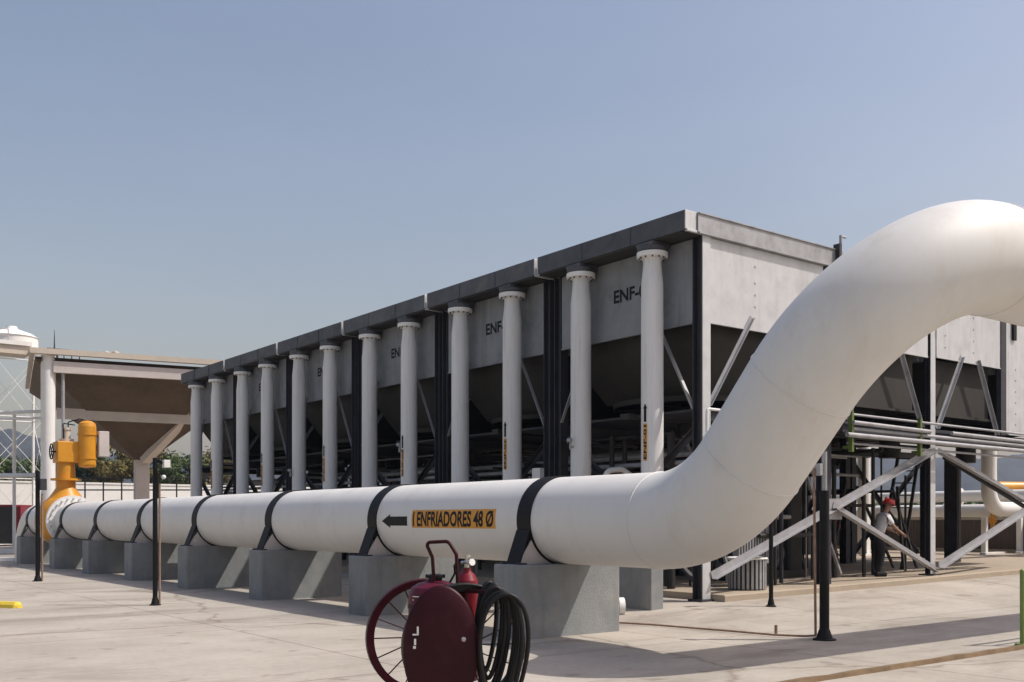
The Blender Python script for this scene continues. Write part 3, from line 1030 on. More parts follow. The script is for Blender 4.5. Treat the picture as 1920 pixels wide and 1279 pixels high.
# hanging cable box at the bank's end
t = MB().box((25.62, 12.66, 6.15), (25.78, 12.715, 6.75), 0.01).build('cable_box', M['black'])
tag(t, 'small black box high on the deep pale panel at the right edge', 'cable box')
t = MB().box((18.12, 12.55, 6.9), (18.2, 12.7, 7.32)).build('beam_stub', M['darkshade'])
tag(t, 'dark upright stub at the right end of the sunlit top beam', 'steel stub')
g = MB().cyl((18.26, 12.62, 6.9), (18.26, 12.62, 7.52), 0.03, 8)
g.cyl((18.26, 12.62, 7.5), (18.42, 12.62, 7.5), 0.025, 8)
tag(g.build('vent_pipe', M['beam']), 'thin bent vent pipe above the end of the top beam', 'vent pipe')

# ---- bracing across the near end
YB = 12.62


def brace(a, b, w=0.125):
    return MB().angle(a, b, w, 0.02, (0, 1, 0))


t = thing('cross_brace', (18.1, YB, 0.2), 'pale diagonal steel bracing left of the tall pale leg, in front of the white-shirted worker', 'steel bracing')
brace((14.36, YB, 0.52), (21.85, YB, 3.15)).build('brace_member', M['leg'], t)
brace((18.0, YB - 0.03, 1.85), (21.9, YB - 0.03, 0.42)).build('brace_member', M['leg'], t)
MB().box((17.85, YB + 0.03, 1.62), (18.35, YB + 0.045, 2.05)).build('gusset_plate', M['leg'], t)
t = thing('cross_brace', (26.0, YB, 0.2), 'pale diagonal steel bracing right of the tall pale leg', 'steel bracing')
brace((22.1, YB, 3.15), (26.6, YB, 1.95)).build('brace_member', M['leg'], t)
brace((22.1, YB - 0.03, 0.5), (26.6, YB - 0.03, 1.95)).build('brace_member', M['leg'], t)
brace((22.5, YB + 0.12, 3.05), (26.6, YB + 0.12, 1.85), 0.1).build('brace_member', M['black'], t)

# ---- pipe rack across the near end
t = thing('pipe_rack', (21, 12.5, 3.4), 'bundle of thin horizontal pipes on green brackets below the cooler ends', 'pipes')
for z, x0_, x1_, r_, y_ in ((3.80, 18.3, 26.2, 0.028, 12.46), (3.62, 18.3, 21.2, 0.045, 12.35), (3.50, 18.3, 27.5, 0.04, 12.42), (3.36, 18.1, 27.5, 0.05, 12.36), (3.20, 18.3, 27.2, 0.025, 12.48), (3.60, 22.2, 27.0, 0.045, 12.40)):
    MB().cyl((x0_, y_, z), (x1_, y_, z - 0.04), r_, 12).build('pipe', M['beam'], t)
for xx in (18.33, 20.9, 26.2):
    g = MB().bar((xx, 12.42, 3.02), (xx, 12.42, 3.86), 0.07, 0.09, (0, 1, 0))
    g.bar((xx, 12.46, 3.12), (xx, 12.60, 3.12), 0.06, 0.06)
    g.build('bracket', M['dgreen'], t)
# little green valve by the corner leg
t = thing('hand_valve', (14.3, 12.4, 3.3), 'small green valve on a thin pipe at the corner leg', 'valve')
MB().cyl((14.05, 12.45, 3.62), (15.2, 12.40, 3.60), 0.025, 10).build('pipe', M['riser'], t)
g = MB().sphere((14.55, 12.43, 3.61), 0.055, 14, 8)
g.cyl((14.55, 12.43, 3.61), (14.55, 12.43, 3.72), 0.018, 8)
g.cyl((14.45, 12.43, 3.61), (14.65, 12.43, 3.61), 0.045, 10)
g.build('valve_body', M['green'], t)
g = MB()
g.tube(fillet([(14.07, 12.45, 3.62), (13.98, 12.46, 3.62), (13.98, 12.46, 2.9)], 0.06, 5), 0.028, 10)
g.build('drop_pipe', M['riser'], t)

# ---- longitudinal small pipes running under the coolers
pl = [(14.9, 2.75, 0.05), (15.3, 2.95, 0.06), (15.7, 2.45, 0.04), (16.2, 3.1, 0.08), (16.8, 2.7, 0.06)]
for i, (x, z, r_) in enumerate(pl):
    o = MB().cyl((x, Y0 + 0.6, z), (x, Y0 + 25.5, z), r_, 12).build('service_pipe', M['beam'])
    tag(o, 'thin service pipe running in the shade under the row of coolers', 'pipe', 'service pipes under the coolers')

t = thing('service_piping', (16, Y0, 0), 'tangle of dark service pipes in the shade behind the row of risers', 'pipes')
rnd = random.Random(5)
for k in range(98):
    y = Y0 + 0.8 + rnd.random() * 24
    x = 14.7 + rnd.random() * 2.6
    m_ = M['dark'] if rnd.random() < 0.6 else (M['darkshade'] if rnd.random() < 0.6 else M['leg'])
    q = rnd.random()
    if q < 0.4:
        MB().cyl((x, y, 0.2), (x, y, 2.4 + rnd.random() * 1.1), 0.025 + rnd.random() * 0.06, 10).build('pipe', m_, t)
    elif q < 0.75:
        z = 2.2 + rnd.random() * 1.3
        MB().cyl((x, y, z), (x, y + 2 + rnd.random() * 4, z), 0.02 + rnd.random() * 0.05, 10).build('pipe', m_, t)
    else:
        z = 2.2 + rnd.random() * 1.3
        MB().tube(fillet([(14.6, y, z), (x + 0.4, y, z), (x + 0.4, y + 0.6, z - 0.2), (x + 0.4, y + 0.6, 0.2)], 0.12, 5), 0.02 + rnd.random() * 0.04, 10).build('pipe', m_, t)
t = thing('service_piping', (19.5, 14.5, 0), 'tangle of thin grey and dark pipes between the black post and the tall pale leg', 'pipes')
for k in range(78):
    x = 16.6 + rnd.random() * 6.5
    y = 13.3 + rnd.random() * 3.6
    zb = zg(x, 20) + 0.12
    m_ = (M['dark'], M['darkshade'], M['leg'], M['beam'], M['dark'])[rnd.randrange(5)]
    q = rnd.random()
    r_ = 0.018 + rnd.random() * 0.035
    if q < 0.4:
        MB().cyl((x, y, zb), (x, y, 1.6 + rnd.random() * 2.0), r_, 10).build('pipe', m_, t)
    elif q < 0.6:
        z = 1.2 + rnd.random() * 2.2
        MB().cyl((x, y, z), (x + 0.8 + rnd.random() * 1.6, y, z), r_, 10).build('pipe', m_, t)
    elif q < 0.8:
        z = 1.8 + rnd.random() * 1.6
        MB().cyl((x, y, z), (x, y + 1.5 + rnd.random() * 3, z), r_, 10).build('pipe', m_, t)
    else:
        MB().bar((x, y, zb + 0.1), (x + rnd.uniform(-1.2, 1.2), y + 0.4, 2.2 + rnd.random() * 1.2), 0.05, 0.06, (0, 1, 0)).build('strut', m_, t)

p = at(1165, 21.0)
t = thing('looped_pipe', (p.x, p.y, 0.3), 'small white looped pipe in the dark between the two nearest risers', 'pipe')
MB().tube(fillet([(p.x - 0.35, p.y + 0.1, 0.3), (p.x - 0.35, p.y + 0.1, 2.62), (p.x + 0.02, p.y, 2.66), (p.x + 0.32, p.y - 0.1, 2.45), (p.x + 0.4, p.y - 0.1, 0.3)], 0.16, 7), 0.06, 14).build('pipe_run', M['white'], t)
MB().lathe((p.x - 0.35, p.y + 0.1, 2.2), [(0.06, -0.04), (0.12, -0.04), (0.12, 0.04), (0.06, 0.04)], 18).build('flange', M['white'], t)
p = at(1014, 22.4)
t = thing('junction_box', (p.x, p.y, 2.3), 'small white box on a stand showing above the pipe by the first dark double leg', 'box')
MB().box((p.x - 0.14, p.y - 0.14, 2.3), (p.x + 0.14, p.y + 0.14, 2.75), 0.01).build('box_body', M['white'], t)
MB().box((p.x - 0.04, p.y - 0.04, 0.2), (p.x + 0.04, p.y + 0.04, 2.3)).build('stand', M['darkshade'], t)

# ---- machinery in the shade at the foot of the coolers
t = thing('slatted_bin', (17.0, 13.4, 0), 'grey slatted metal bin with a white rim on the slab', 'bin')
bx, by = 15.75, 13.0
zs = zg(bx, 13) + 0.125
n = 26
g = MB()
for k in range(n):
    a = 2 * math.pi * k / n
    g.bar((bx + 0.36 * math.cos(a), by + 0.36 * math.sin(a), zs + 0.02), (bx + 0.36 * math.cos(a), by + 0.36 * math.sin(a), zs + 0.60), 0.05, 0.018, (math.cos(a), math.sin(a), 0))
g.build('slats', M['beam'], t)
MB().lathe((bx, by, zs), [(0.325, 0.005), (0.335, 0.59), (0.32, 0.59), (0.31, 0.02), (0.0, 0.02)], 28).build('liner', M['dark'], t)
MB().tube([(bx + 0.375 * math.cos(2 * math.pi * k / 32), by + 0.375 * math.sin(2 * math.pi * k / 32), zs + 0.61) for k in range(32)], 0.022, 8, closed=True).build('rim', M['white'], t)

t = thing('fin_cooler', (17.2, 13.6, 0.3), 'grey finned panel in a pale frame behind the rising brace', 'finned panel')
zs = zg(16.8, 13.5) + 0.125
g = MB()
for k in range(11):
    x = 16.10 + k * 0.085
    g.box((x, 13.50, zs + 0.55), (x + 0.03, 13.66, zs + 1.35))
g.build('fins', M['beam'], t)
g = MB()
g.box((16.0, 13.49, zs + 0.45), (17.1, 13.68, zs + 0.545))
g.box((17.06, 13.49, zs + 0.55), (17.16, 13.68, zs + 1.55))
g.build('frame', M['riser'], t)
for x in (16.1, 17.0):
    MB().box((x, 13.52, zs - 0.02), (x + 0.08, 13.64, zs + 0.446)).build('leg', M['dark'], t)

t = thing('pump_skid', (18.6, 15.0, 0), 'dark pump skid with hoses in the shade behind the second black post', 'pump')
zs = zg(18.5, 15) + 0.125
g = MB()
g.box((17.3, 14.5, zs - 0.01), (19.6, 15.6, zs + 0.18))
g.build('base_frame', M['dark'], t)
g = MB()
g.cyl((17.6, 15.05, zs + 0.55), (18.6, 15.05, zs + 0.55), 0.3, 22)
for k in range(14):
    a = 2 * math.pi * k / 14
    g.bar((17.65, 15.05 + 0.3 * math.cos(a), zs + 0.55 + 0.3 * math.sin(a)), (18.5, 15.05 + 0.3 * math.cos(a), zs + 0.55 + 0.3 * math.sin(a)), 0.02, 0.05, (0, math.cos(a), math.sin(a)))
g.build('motor', M['darkshade'], t)
g = MB().lathe((19.1, 15.05, zs + 0.55), [(0.0, -0.2), (0.36, -0.2), (0.36, 0.14), (0.1, 0.16), (0.1, 0.3), (0, 0.3)], 24, 'X')
g.cyl((18.6, 15.05, zs + .55), (18.9, 15.05, zs + .55), 0.06, 12)
g.cyl((19.1, 15.05, zs + .9), (19.1, 15.05, zs + 1.5), 0.09, 14)
g.build('pump_casing', M['leg'], t)
g = MB()
g.tube(fillet([(19.1, 15.05, zs + 1.5), (19.1, 15.0, zs + 2.0), (18.6, 14.6, zs + 1.9), (18.3, 14.4, zs + 1.2), (18.0, 14.6, zs + 0.3)], 0.25, 8), 0.05, 12)
g.tube(fillet([(18.9, 14.9, zs + 1.3), (18.7, 14.5, zs + 1.75), (18.2, 14.45, zs + 0.8), (18.4, 14.6, zs + 0.2)], 0.2, 8), 0.035, 12)
g.build('hose', M['rubber'], t)
MB().cyl((18.05, 14.42, zs + 0.55), (18.05, 14.42, zs + 1.1), 0.07, 14).build('filter_pot', M['white'], t)

for i, (px, d, w, h, lb) in enumerate([(1478, 23.5, 0.5, 2.3, 'tall dark control cabinet in the shade under the coolers'), (1786, 29.0, 0.22, 3.0, 'slim dark cabinet standing just right of the tall pale leg')]):
    p = at(px, d)
    zs = zg(p.x, 20) + 0.125
    t = thing('control_cabinet', (p.x, p.y, zs), lb, 'cabinet')
    MB().box((p.x - w / 2, p.y - 0.2, zs - 0.01), (p.x + w / 2, p.y + 0.2, zs + h), 0.015).build('cabinet_body', M['darkshade'], t)
    MB().box((p.x - w / 2 + 0.04, p.y - 0.218, zs + 0.1), (p.x + w / 2 - 0.04, p.y - 0.202, zs + h - 0.1), 0.004).build('door', M['dark'], t)
# step ladder leaning in the open part
t = thing('step_ladder', at(1672, 25.5, 0), 'dark steel ladder leaning between the worker and the tall pale leg', 'ladder')
p = at(1668, 25.5)
q = at(1706, 26.2)
zs = zg(p.x, 20) + 0.125
off = Vector((0.30, -0.22, 0))
for s_ in (-1, 1):
    MB().bar(Vector((p.x, p.y, zs)) + off * s_ * 0.8, Vector((q.x, q.y, 3.5)) + off * s_ * 0.7, 0.05, 0.07, (0, 1, 0)).build('stile', M['dark'], t)
for k in range(1, 10):
    f = k / 10
    c_ = Vector((p.x, p.y, zs)).lerp(Vector((q.x, q.y, 3.5)), f)
    MB().bar(c_ - off * 0.75, c_ + off * 0.75, 0.03, 0.03).build('rung', M['dark'], t)

# ---- the far side: risers, headers, low wall, seen under the coolers
for px, d, lb in ((1620, 34.5, 'thin white riser on the far side, left of the tall pale leg'), (1854, 30.6, 'white riser on the far side near the right edge, curving into a pipe')):
    p = at(px, d)
    t = thing('riser_pipe', (p.x, p.y, 0), lb, 'riser pipe')
    if px > 1700:
        e = at(2050, 34.0)
        MB().tube(fillet([(p.x, p.y, 6.7), (p.x, p.y, 1.95), (e.x, e.y, 1.95)], 0.6, 12), 0.22, 28).build('riser_body', M['pipe'], t)
    else:
        MB().tube([(p.x, p.y, 6.7), (p.x, p.y, 3.0), (p.x, p.y, 0.3)], 0.21, 28).build('riser_body', M['pipe'], t)
    MB().lathe((p.x, p.y, 0), [(0.2, 6.56), (0.3, 6.56), (0.3, 6.66), (0.2, 6.66)], 28).build('flange', M['white'], t)
for x, z, r_, lb in ((33.2, 2.42, 0.19, 'upper of two white horizontal pipes in the distance under the coolers'), (32.6, 1.92, 0.21, 'lower of two white horizontal pipes in the distance under the coolers')):
    t = thing('header_pipe', (x, 20, 0), lb, 'pipe')
    MB().tube([(x, 8 + i, z) for i in range(33)], r_, 24).build('pipe_run', M['pipe'], t)
    for y in (11.5, 14.8, 18.3, 21.8, 25.5, 29.5):
        MB().lathe((x, y, z), [(r_, -0.09), (r_ + 0.1, -0.09), (r_ + 0.1, 0.09), (r_, 0.09)], 24, 'Y').build('flange', M['white'], t)
for px, d, lb in ((1624, 33.5, 'pale pipe support post beside the far left riser'), (1846, 33.6, 'pale pipe support post below the riser by the right edge'), (1912, 33.9, 'pale pipe support post at the right edge')):
    p = at(px, d)
    zs = zg(p.x, 20) + 0.1
    t = thing('pipe_support', (p.x, p.y, zs), lb, 'pipe support')
    MB().box((p.x - 0.08, p.y - 0.08, zs), (p.x + 0.08, p.y + 0.08, 1.7), 0.008).build('post', M['white'], t)
    MB().box((p.x - 0.5, p.y - 0.3, zs), (p.x + 0.9, p.y - 0.1, zs + 0.09), 0.008).build('foot', M['white'], t)
t = thing('boarded_wall', (34.5, 20, 0), 'low dark brown boarded wall below the distant white pipes', 'wall')
MB().box((34.3, 6.5, 0.0), (34.5, 42, 1.62)).build('boarding', M['brownwall'], t)
MB().box((34.26, 6.5, 1.623), (34.54, 42, 1.70)).build('coping', M['slab'], t)
MB().box((34.2, 6.5, 0.0), (34.295, 42, 0.62)).build('plinth', M['slab'], t)
p = at(1895, 42)
t = thing('orange_pipe', (p.x, p.y, 0), 'short orange pipe on legs beyond the white pipes at the right edge', 'pipe')
a, b = at(1870, 42), at(2010, 43)
MB().cyl((a.x, a.y, 2.95), (b.x, b.y, 2.95), 0.26, 22).build('pipe_run', M['yellow'], t)
for f in (0.1, 0.9):
    q = a.lerp(b, f)
    MB().box((q.x - 0.07, q.y - 0.07, -0.03), (q.x + 0.07, q.y + 0.07, 2.72)).build('leg', M['darkshade'], t)
p = at(1861, 33)
t = thing('pipe_fitting', (p.x, p.y, 1.5), 'small orange fitting beside the riser elbow near the right edge', 'fitting')
g = MB().sphere((p.x, p.y, 1.62), 0.14, 14, 8)
g.cyl((p.x, p.y, 1.3), (p.x, p.y, 1.95), 0.07, 12)
g.build('fitting_body', M['yellow'], t)


# ================================================================== POSTS AND KERB FURNITURE
def black_post(x, y, h, r_, label, box=None):
    z0 = zg(x, y)
    t = thing('instrument_post', (x, y, z0), label, 'post')
    MB().cyl((x, y, z0), (x, y, z0 + h), r_, 18).build('pole', M['black'], t)
    MB().lathe((x, y, z0), [(r_ * 2.4, 0.0), (r_ * 2.4, 0.015), (r_ * 1.7, 0.03), (r_ * 1.1, 0.14), (r_, 0.15)], 20).build('base_shoe', M['black'], t)
    return t, z0


e_r = Vector((CS, -SN, 0))
t, z0 = black_post(6.32, 19.33, 2.78, 0.045, 'nearer black post left of centre with a small white box at its top')
a = Vector((6.32, 19.33, 0)) + e_r * 0.085
MB().cyl((a.x, a.y, 0.0), (a.x, a.y, 2.3), 0.02, 10).build('conduit', M['rust'], t)
b = Vector((6.32, 19.33, 2.68)) + e_r * 0.21
MB().box((b.x - 0.06, b.y - 0.06, b.z - 0.085), (b.x + 0.06, b.y + 0.06, b.z + 0.06), 0.008).build('junction_box', M['white'], t)
MB().bar((6.32, 19.33, 2.74), (b.x, b.y, 2.66), 0.04, 0.05).build('arm', M['black'], t)
b = Vector((6.32, 19.33, 2.42)) + e_r * 0.16
MB().sphere((b.x, b.y, b.z), 0.045, 12, 8).build('sensor', M['white'], t)

t, z0 = black_post(6.36, 28.84, 2.9, 0.055, 'black post at the far left in front of the yellow valve')
a = Vector((6.36, 28.84, 0)) + e_r * 0.12
MB().cyl((a.x, a.y, 0.0), (a.x, a.y, 2.3), 0.025, 10).build('conduit', M['rust'], t)
b = Vector((6.36, 28.84, 2.55)) + e_r * 0.14
MB().box((b.x - 0.08, b.y - 0.08, 2.4), (b.x + 0.08, b.y + 0.08, 2.7), 0.01).build('junction_box', M['darkshade'], t)

t, z0 = black_post(11.6, 8.27, 2.0, 0.064, 'thick black post in front of the steelwork, right of the elbow')
MB().cyl((11.6, 8.27, 2.0), (11.6, 8.27, 2.52), 0.035, 12).build('upper_pole', M['leg'], t)
b = Vector((11.6, 8.27, 0)) - e_r * 0.07
MB().box((b.x - 0.05, b.y - 0.05, 2.2), (b.x + 0.05, b.y + 0.05, 2.36), 0.01).build('transmitter', M['leg'], t)
MB().cyl((11.6, 8.27, 2.3), (11.6 - e_r.x * 0.1, 8.27 - e_r.y * 0.1, 2.3), 0.02, 8).build('transmitter_stem', M['black'], t)
a = Vector((11.6, 8.27, 0)) - e_r * 0.13
g = MB().tube([(a.x + 0.02, a.y, 0.06), (a.x, a.y, 1.4), (a.x - 0.02, a.y, 2.3)], 0.017, 10)
g.build('conduit', M['rust'], t)

t, z0 = black_post(14.45, 11.4, 1.75, 0.038, 'slim black post between the elbow and the slab')
MB().box((14.39, 11.34, z0 + 1.75), (14.51, 11.46, z0 + 1.95), 0.01).build('junction_box', M['black'], t)

# conduit lying on the yard towards the thick post
pts = [(10.6, 12.0, 0.03), (11.0, 10.9, 0.03), (11.25, 9.6, 0.03), (11.35, 8.9, 0.03), (a.x - .02, a.y + .15, 0.04), (a.x + 0.02, a.y, 0.06)]
t = thing('ground_conduit', (11.2, 9.8, 0), 'thin rusty conduit lying across the yard to the thick black post', 'conduit')
MB().tube(pts, 0.015, 8).build('conduit_run', M['rust'], t)
p = at(1455, 14.2)
MB().cyl((p.x, p.y, 0), (p.x, p.y, 0.14), 0.022, 10).build('stub_up', M['rust'], t)
# rod lying by the slab
a, b = at(1672, 24.3), at(1786, 24.0)
g = MB().cyl((a.x, a.y, zg(a.x, a.y) + 0.03), (b.x, b.y, zg(b.x, b.y) + 0.03), 0.025, 8)
tag(g.build('steel_rod', M['rust']), 'thin rusty steel rod lying on the yard below the tall pale leg', 'rod')

# green rail at the right edge
t = thing('pipe_railing', (13.02, 6.32, 0), 'green pipe railing post at the right edge by the kerb', 'railing')
MB().cyl((13.05, 6.34, 0), (13.05, 6.34, 0.95), 0.03, 16).build('post', M['green'], t)
MB().cyl((13.05, 6.34, 0.004), (13.05, 6.34, 0.03), 0.09, 16).build('base_plate', M['green'], t)
MB().cyl((13.096, 6.34, 0.88), (15.5, 6.34, 0.88), 0.03, 12).build('top_rail', M['green'], t)
MB().cyl((13.096, 6.34, 0.5), (15.5, 6.34, 0.5), 0.025, 12).build('mid_rail', M['green'], t)
MB().cyl((15.5, 6.34, 0), (15.5, 6.34, 0.95), 0.045, 16).build('post', M['green'], t)
MB().sphere((13.05, 6.34, 0.95), 0.032, 14, 6, z0=0.0).build('cap', M['green'], t)

# yellow wheel stop at the left edge
p1, p2 = at(38, 18.6), at(-180, 19.4)
d = (p2 - p1).normalized()
nrm = Vector((-d.y, d.x, 0))
g = MB()
prof = [(-0.11, 0.0), (-0.10, 0.06), (-0.06, 0.11), (0.06, 0.11), (0.10, 0.06), (0.11, 0.0)]
vs, fs = [], []
L = (p2 - p1).length
for i, (s_, k_) in enumerate(((0, 0.55), (0.06, 0.95), (0.12, 1), (L, 1))):
    for u_, z_ in prof:
        q = p1 + d * s_ + nrm * u_ * k_
        vs.append((q.x, q.y, z_ * k_))
for i in range(3):
    for k in range(5):
        fs.append((i * 6 + k, (i + 1) * 6 + k, (i + 1) * 6 + k + 1, i * 6 + k + 1))
fs += [tuple(range(6)), tuple(reversed(range(18, 24)))]
g.add(vs, fs, False)
tag(g.build('wheel_stop', M['kerbyellow']), 'yellow painted wheel stop on the yard at the left edge', 'wheel stop')

# ================================================================== WHEELED EXTINGUISHER
EX = at(833, 8.98)
ex = thing('wheeled_extinguisher', (EX.x, EX.y, 0), 'dark red wheeled fire extinguisher with two spoked wheels in the foreground', 'fire extinguisher', None, -TH)
# local frame: x to the right of the picture, y away from the camera
WR = 0.535
PHI = R(16)
ax = Vector((math.sin(PHI), -math.cos(PHI), 0))       # axle, towards the near wheel
hub_n = Vector((0.19, -0.33, WR))
hub_f = Vector((-0.205, 0.33, WR))
tv = Vector((ax.y, -ax.x, 0)).normalized()
for hub in (hub_f, hub_n):
    g = MB()
    n = 56
    rim = [hub + tv * (WR - 0.035) * math.cos(2 * math.pi * k / n) + Vector((0, 0, 1)) * (WR - 0.035) * math.sin(2 * math.pi * k / n) for k in range(n)]
    # flat steel tyre: rectangular section ring
    vs, fs = [], []
    for k in range(n):
        a = 2 * math.pi * k / n
        dirr = tv * math.cos(a) + Vector((0, 0, 1)) * math.sin(a)
        for r_, o in ((WR - 0.07, -0.040), (WR - 0.01, -0.052), (WR, -0.04), (WR, 0.04), (WR - 0.01, 0.052), (WR - 0.07, 0.040)):
            vs.append(hub + dirr * r_ + ax * o)
    for k in range(n):
        for j in range(6):
            fs.append((k * 6 + j, ((k + 1) % n) * 6 + j, ((k + 1) % n) * 6 + (j + 1) % 6, k * 6 + (j + 1) % 6))
    g.add(vs, fs, False)
    w_ = g.build('wheel', M['maroon'] if hub is hub_f else M['rubber'], ex, True)
    s_ = MB()
    for k in range(16):
        a = 2 * math.pi * (k + 0.0) / 16
        a2 = a + (0.12 if k % 2 else -0.12)
        dirr = tv * math.cos(a) + Vector((0, 0, 1)) * math.sin(a)
        d2 = tv * math.cos(a2) + Vector((0, 0, 1)) * math.sin(a2)
        s_.cyl(hub + d2 * 0.045 + ax * (0.03 if k % 2 else -0.03), hub + dirr * (WR - 0.065), 0.0065, 6)
    s_.build('spokes', M['maroon'] if hub is hub_f else M['rubber'], w_, True)
    MB().cyl(hub - ax * 0.06, hub + ax * 0.06, 0.055, 18).build('hub', M['maroon'], w_, True)
MB().cyl(hub_f, hub_n, 0.02, 12).build('axle', M['maroon'], ex, True)
# tank, carried ahead of the axle
TC = Vector((-0.07, -0.12, 0))
TR = 0.235
tk = MB().lathe((TC.x, TC.y, 0), [(0.0, 0.06), (0.14, 0.08), (0.225, 0.16), (TR, 0.26), (TR, 0.90), (0.23, 0.97), (0.205, 1.02), (0.15, 1.055), (0.08, 1.075), (0.0, 1.08)], 44).build('tank', M['tankred'], ex, True)
g = MB().lathe((TC.x, TC.y, 0), [(0.06, 1.06), (0.06, 1.10), (0.075, 1.10), (0.075, 1.125), (0.04, 1.135), (0.0, 1.135)], 24)
g.bar((TC.x - 0.085, TC.y, 1.115), (TC.x + 0.085, TC.y, 1.115), 0.03, 0.03)
g.build('filler_cap', M['black'], tk, True)
for zz in (0.30, 0.86):
    MB().lathe((TC.x, TC.y, 0), [(TR + 0.001, zz - 0.02), (TR + 0.006, zz - 0.018), (TR + 0.006, zz + 0.018), (TR + 0.001, zz + 0.02)], 44).build('tank_band', M['maroon'], tk, True)


def on_tank(s, z, lift=0.003):
    a = R(-118) + s / TR
    return (TC.x + (TR + lift) * math.cos(a), TC.y + (TR + lift) * math.sin(a), z)


for s0_, s1_, z0_, z1_ in ((-0.09, 0.005, 0.945, 0.953), (-0.01, 0.005, 0.915, 0.945), (-0.09, -0.075, 0.915, 0.925)):
    MB().add([on_tank(s0_, z0_, 0.004), on_tank(s1_, z0_, 0.004), on_tank(s1_, z1_, 0.004), on_tank(s0_, z1_, 0.004)], [(0, 1, 2, 3)]).build('white_marking', M['white'], tk, True)
# dished guard plate in front of the tank
n = 48
prof = [(1.0, 0.0), (1.0, -0.02), (0.96, -0.035), (0.7, -0.05), (0.4, -0.06), (0.0, -0.062)]
vs, fs = [], []
for r_, y_ in prof:
    for k in range(n):
        a = 2 * math.pi * k / n
        vs.append((0.008 + 0.315 * r_ * math.cos(a), -0.55 + y_, 0.535 + 0.53 * r_ * math.sin(a)))
for i in range(len(prof) - 1):
    for k in range(n):
        fs.append((i * n + k, i * n + (k + 1) % n, (i + 1) * n + (k + 1) % n, (i + 1) * n + k))
fs.append(tuple(range(n)))
gp = MB().add(vs, fs, True).build('guard_plate', M['maroon'], ex, True)
for x_, z_, w_, h_ in ((-0.195, 0.66, 0.05, 0.012), (-0.178, 0.69, 0.014, 0.07), (-0.20, 0.60, 0.016, 0.05), (-0.205, 0.555, 0.022, 0.022)):
    MB().box((x_ - w_ / 2, -0.612, z_ - h_ / 2), (x_ + w_ / 2, -0.585, z_ + h_ / 2)).build('white_marking', M['white'], gp, True)
MB().sphere((0.20, -0.595, 0.62), 0.022, 12, 8).build('bolt_cap', M['beam'], gp, True)
# nitrogen bottle
NC = Vector((0.205, -0.13, 0))
nb = MB().lathe((NC.x, NC.y, 0), [(0.0, 0.20), (0.09, 0.21), (0.10, 0.25), (0.10, 1.02), (0.094, 1.08), (0.07, 1.13), (0.038, 1.16), (0.035, 1.19), (0.0, 1.19)], 28).build('gas_bottle', M['red'], ex, True)
g = MB().cyl((NC.x, NC.y, 1.185), (NC.x, NC.y, 1.255), 0.022, 12)
g.cyl((NC.x - 0.05, NC.y, 1.235), (NC.x + 0.03, NC.y - 0.02, 1.235), 0.014, 10)
g.cyl((NC.x, NC.y, 1.255), (NC.x, NC.y, 1.282), 0.012, 10)
g.lathe((NC.x, NC.y, 0), [(0.0, 1.282), (0.034, 1.282), (0.034, 1.302), (0, 1.305)], 14)
g.build('bottle_valve', M['chrome'], nb, True)
gg = MB().cyl((NC.x + 0.035, NC.y - 0.03, 1.235), (NC.x + 0.05, NC.y - 0.055, 1.24), 0.03, 16)
gg.build('pressure_gauge', M['white'], nb, True)
MB().tube(fillet([(NC.x - 0.05, NC.y, 1.235), (NC.x - 0.11, NC.y, 1.22), (TC.x + 0.17, TC.y + 0.05, 1.14), (TC.x + 0.12, TC.y + 0.02, 1.05)], 0.03, 5), 0.010, 8).build('charge_tube', M['black'], ex, True)
# handle: a bent tube loop behind the tank
hp = [(-0.075, -0.20, 0.75), (-0.08, -0.20, 1.14), (-0.09, -0.18, 1.28), (-0.15, -0.18, 1.41), (0.05, -0.22, 1.42), (0.12, -0.24, 1.31), (0.13, -0.25, 1.13), (0.135, -0.25, 0.75)]
MB().tube(fillet(hp, [0.1, 0.06, 0.03, 0.05, 0.06, 0.1], 6), 0.016, 12).build('handle', M['maroon'], ex, True)
# frame members
for a_, b_, w_, h_ in (((0.10, -0.30, 1.0), (0.42, -0.46, 1.0), 0.03, 0.03), ((0.12, -0.28, 0.62), (0.22, -0.36, 0.62), 0.03, 0.05),
                       (tuple(hub_f), (TC.x - 0.05, TC.y + 0.15, 0.34), 0.03, 0.06), (tuple(hub_n), (TC.x + 0.12, TC.y + 0.12, 0.34), 0.03, 0.06),
                       ((TC.x, TC.y - 0.2, 0.0), (TC.x, TC.y - 0.2, 0.22), 0.05, 0.04)):
    MB().bar(a_, b_, w_, h_, (0, 0, 1) if abs(a_[0] - b_[0]) > 0.001 else (0, 1, 0)).build('frame_bar', M['maroon'], ex, True)
# hose: hanging coils on the right
rnd = random.Random(11)
for c in range(8):
    hx = 0.385 + 0.020 * c + rnd.uniform(-0.012, 0.012)
    hy = -0.36 - 0.030 * c
    w_ = 0.075 + 0.017 * c
    hh = 0.375 + 0.022 * c + rnd.uniform(-0.03, 0.03)
    zc = 1.075 - hh - 0.012 * c
    n = 44
    pts = []
    for k in range(n):
        a = 2 * math.pi * k / n
        x_ = hx + w_ * math.sin(a) * (1.0 + 0.25 * math.cos(a))
        pts.append((x_ + 0.02 * math.cos(a), hy + 0.035 * math.sin(a + c * 1.7), zc + hh * math.cos(a)))
    MB().tube(pts, 0.0195, 10, closed=True).build('hose', M['rubber'], ex, True)
g = MB().tube(fillet([(0.33, -0.42, 1.0), (0.30, -0.47, 0.8), (0.305, -0.5, 0.5), (0.33, -0.52, 0.35)], 0.1, 6), 0.013, 10)
g.build('discharge_hose', M['black'], ex, True)
MB().cyl((0.33, -0.52, 0.37), (0.345, -0.53, 0.2), 0.024, 12, 0.014).build('nozzle', M['black'], ex, True)


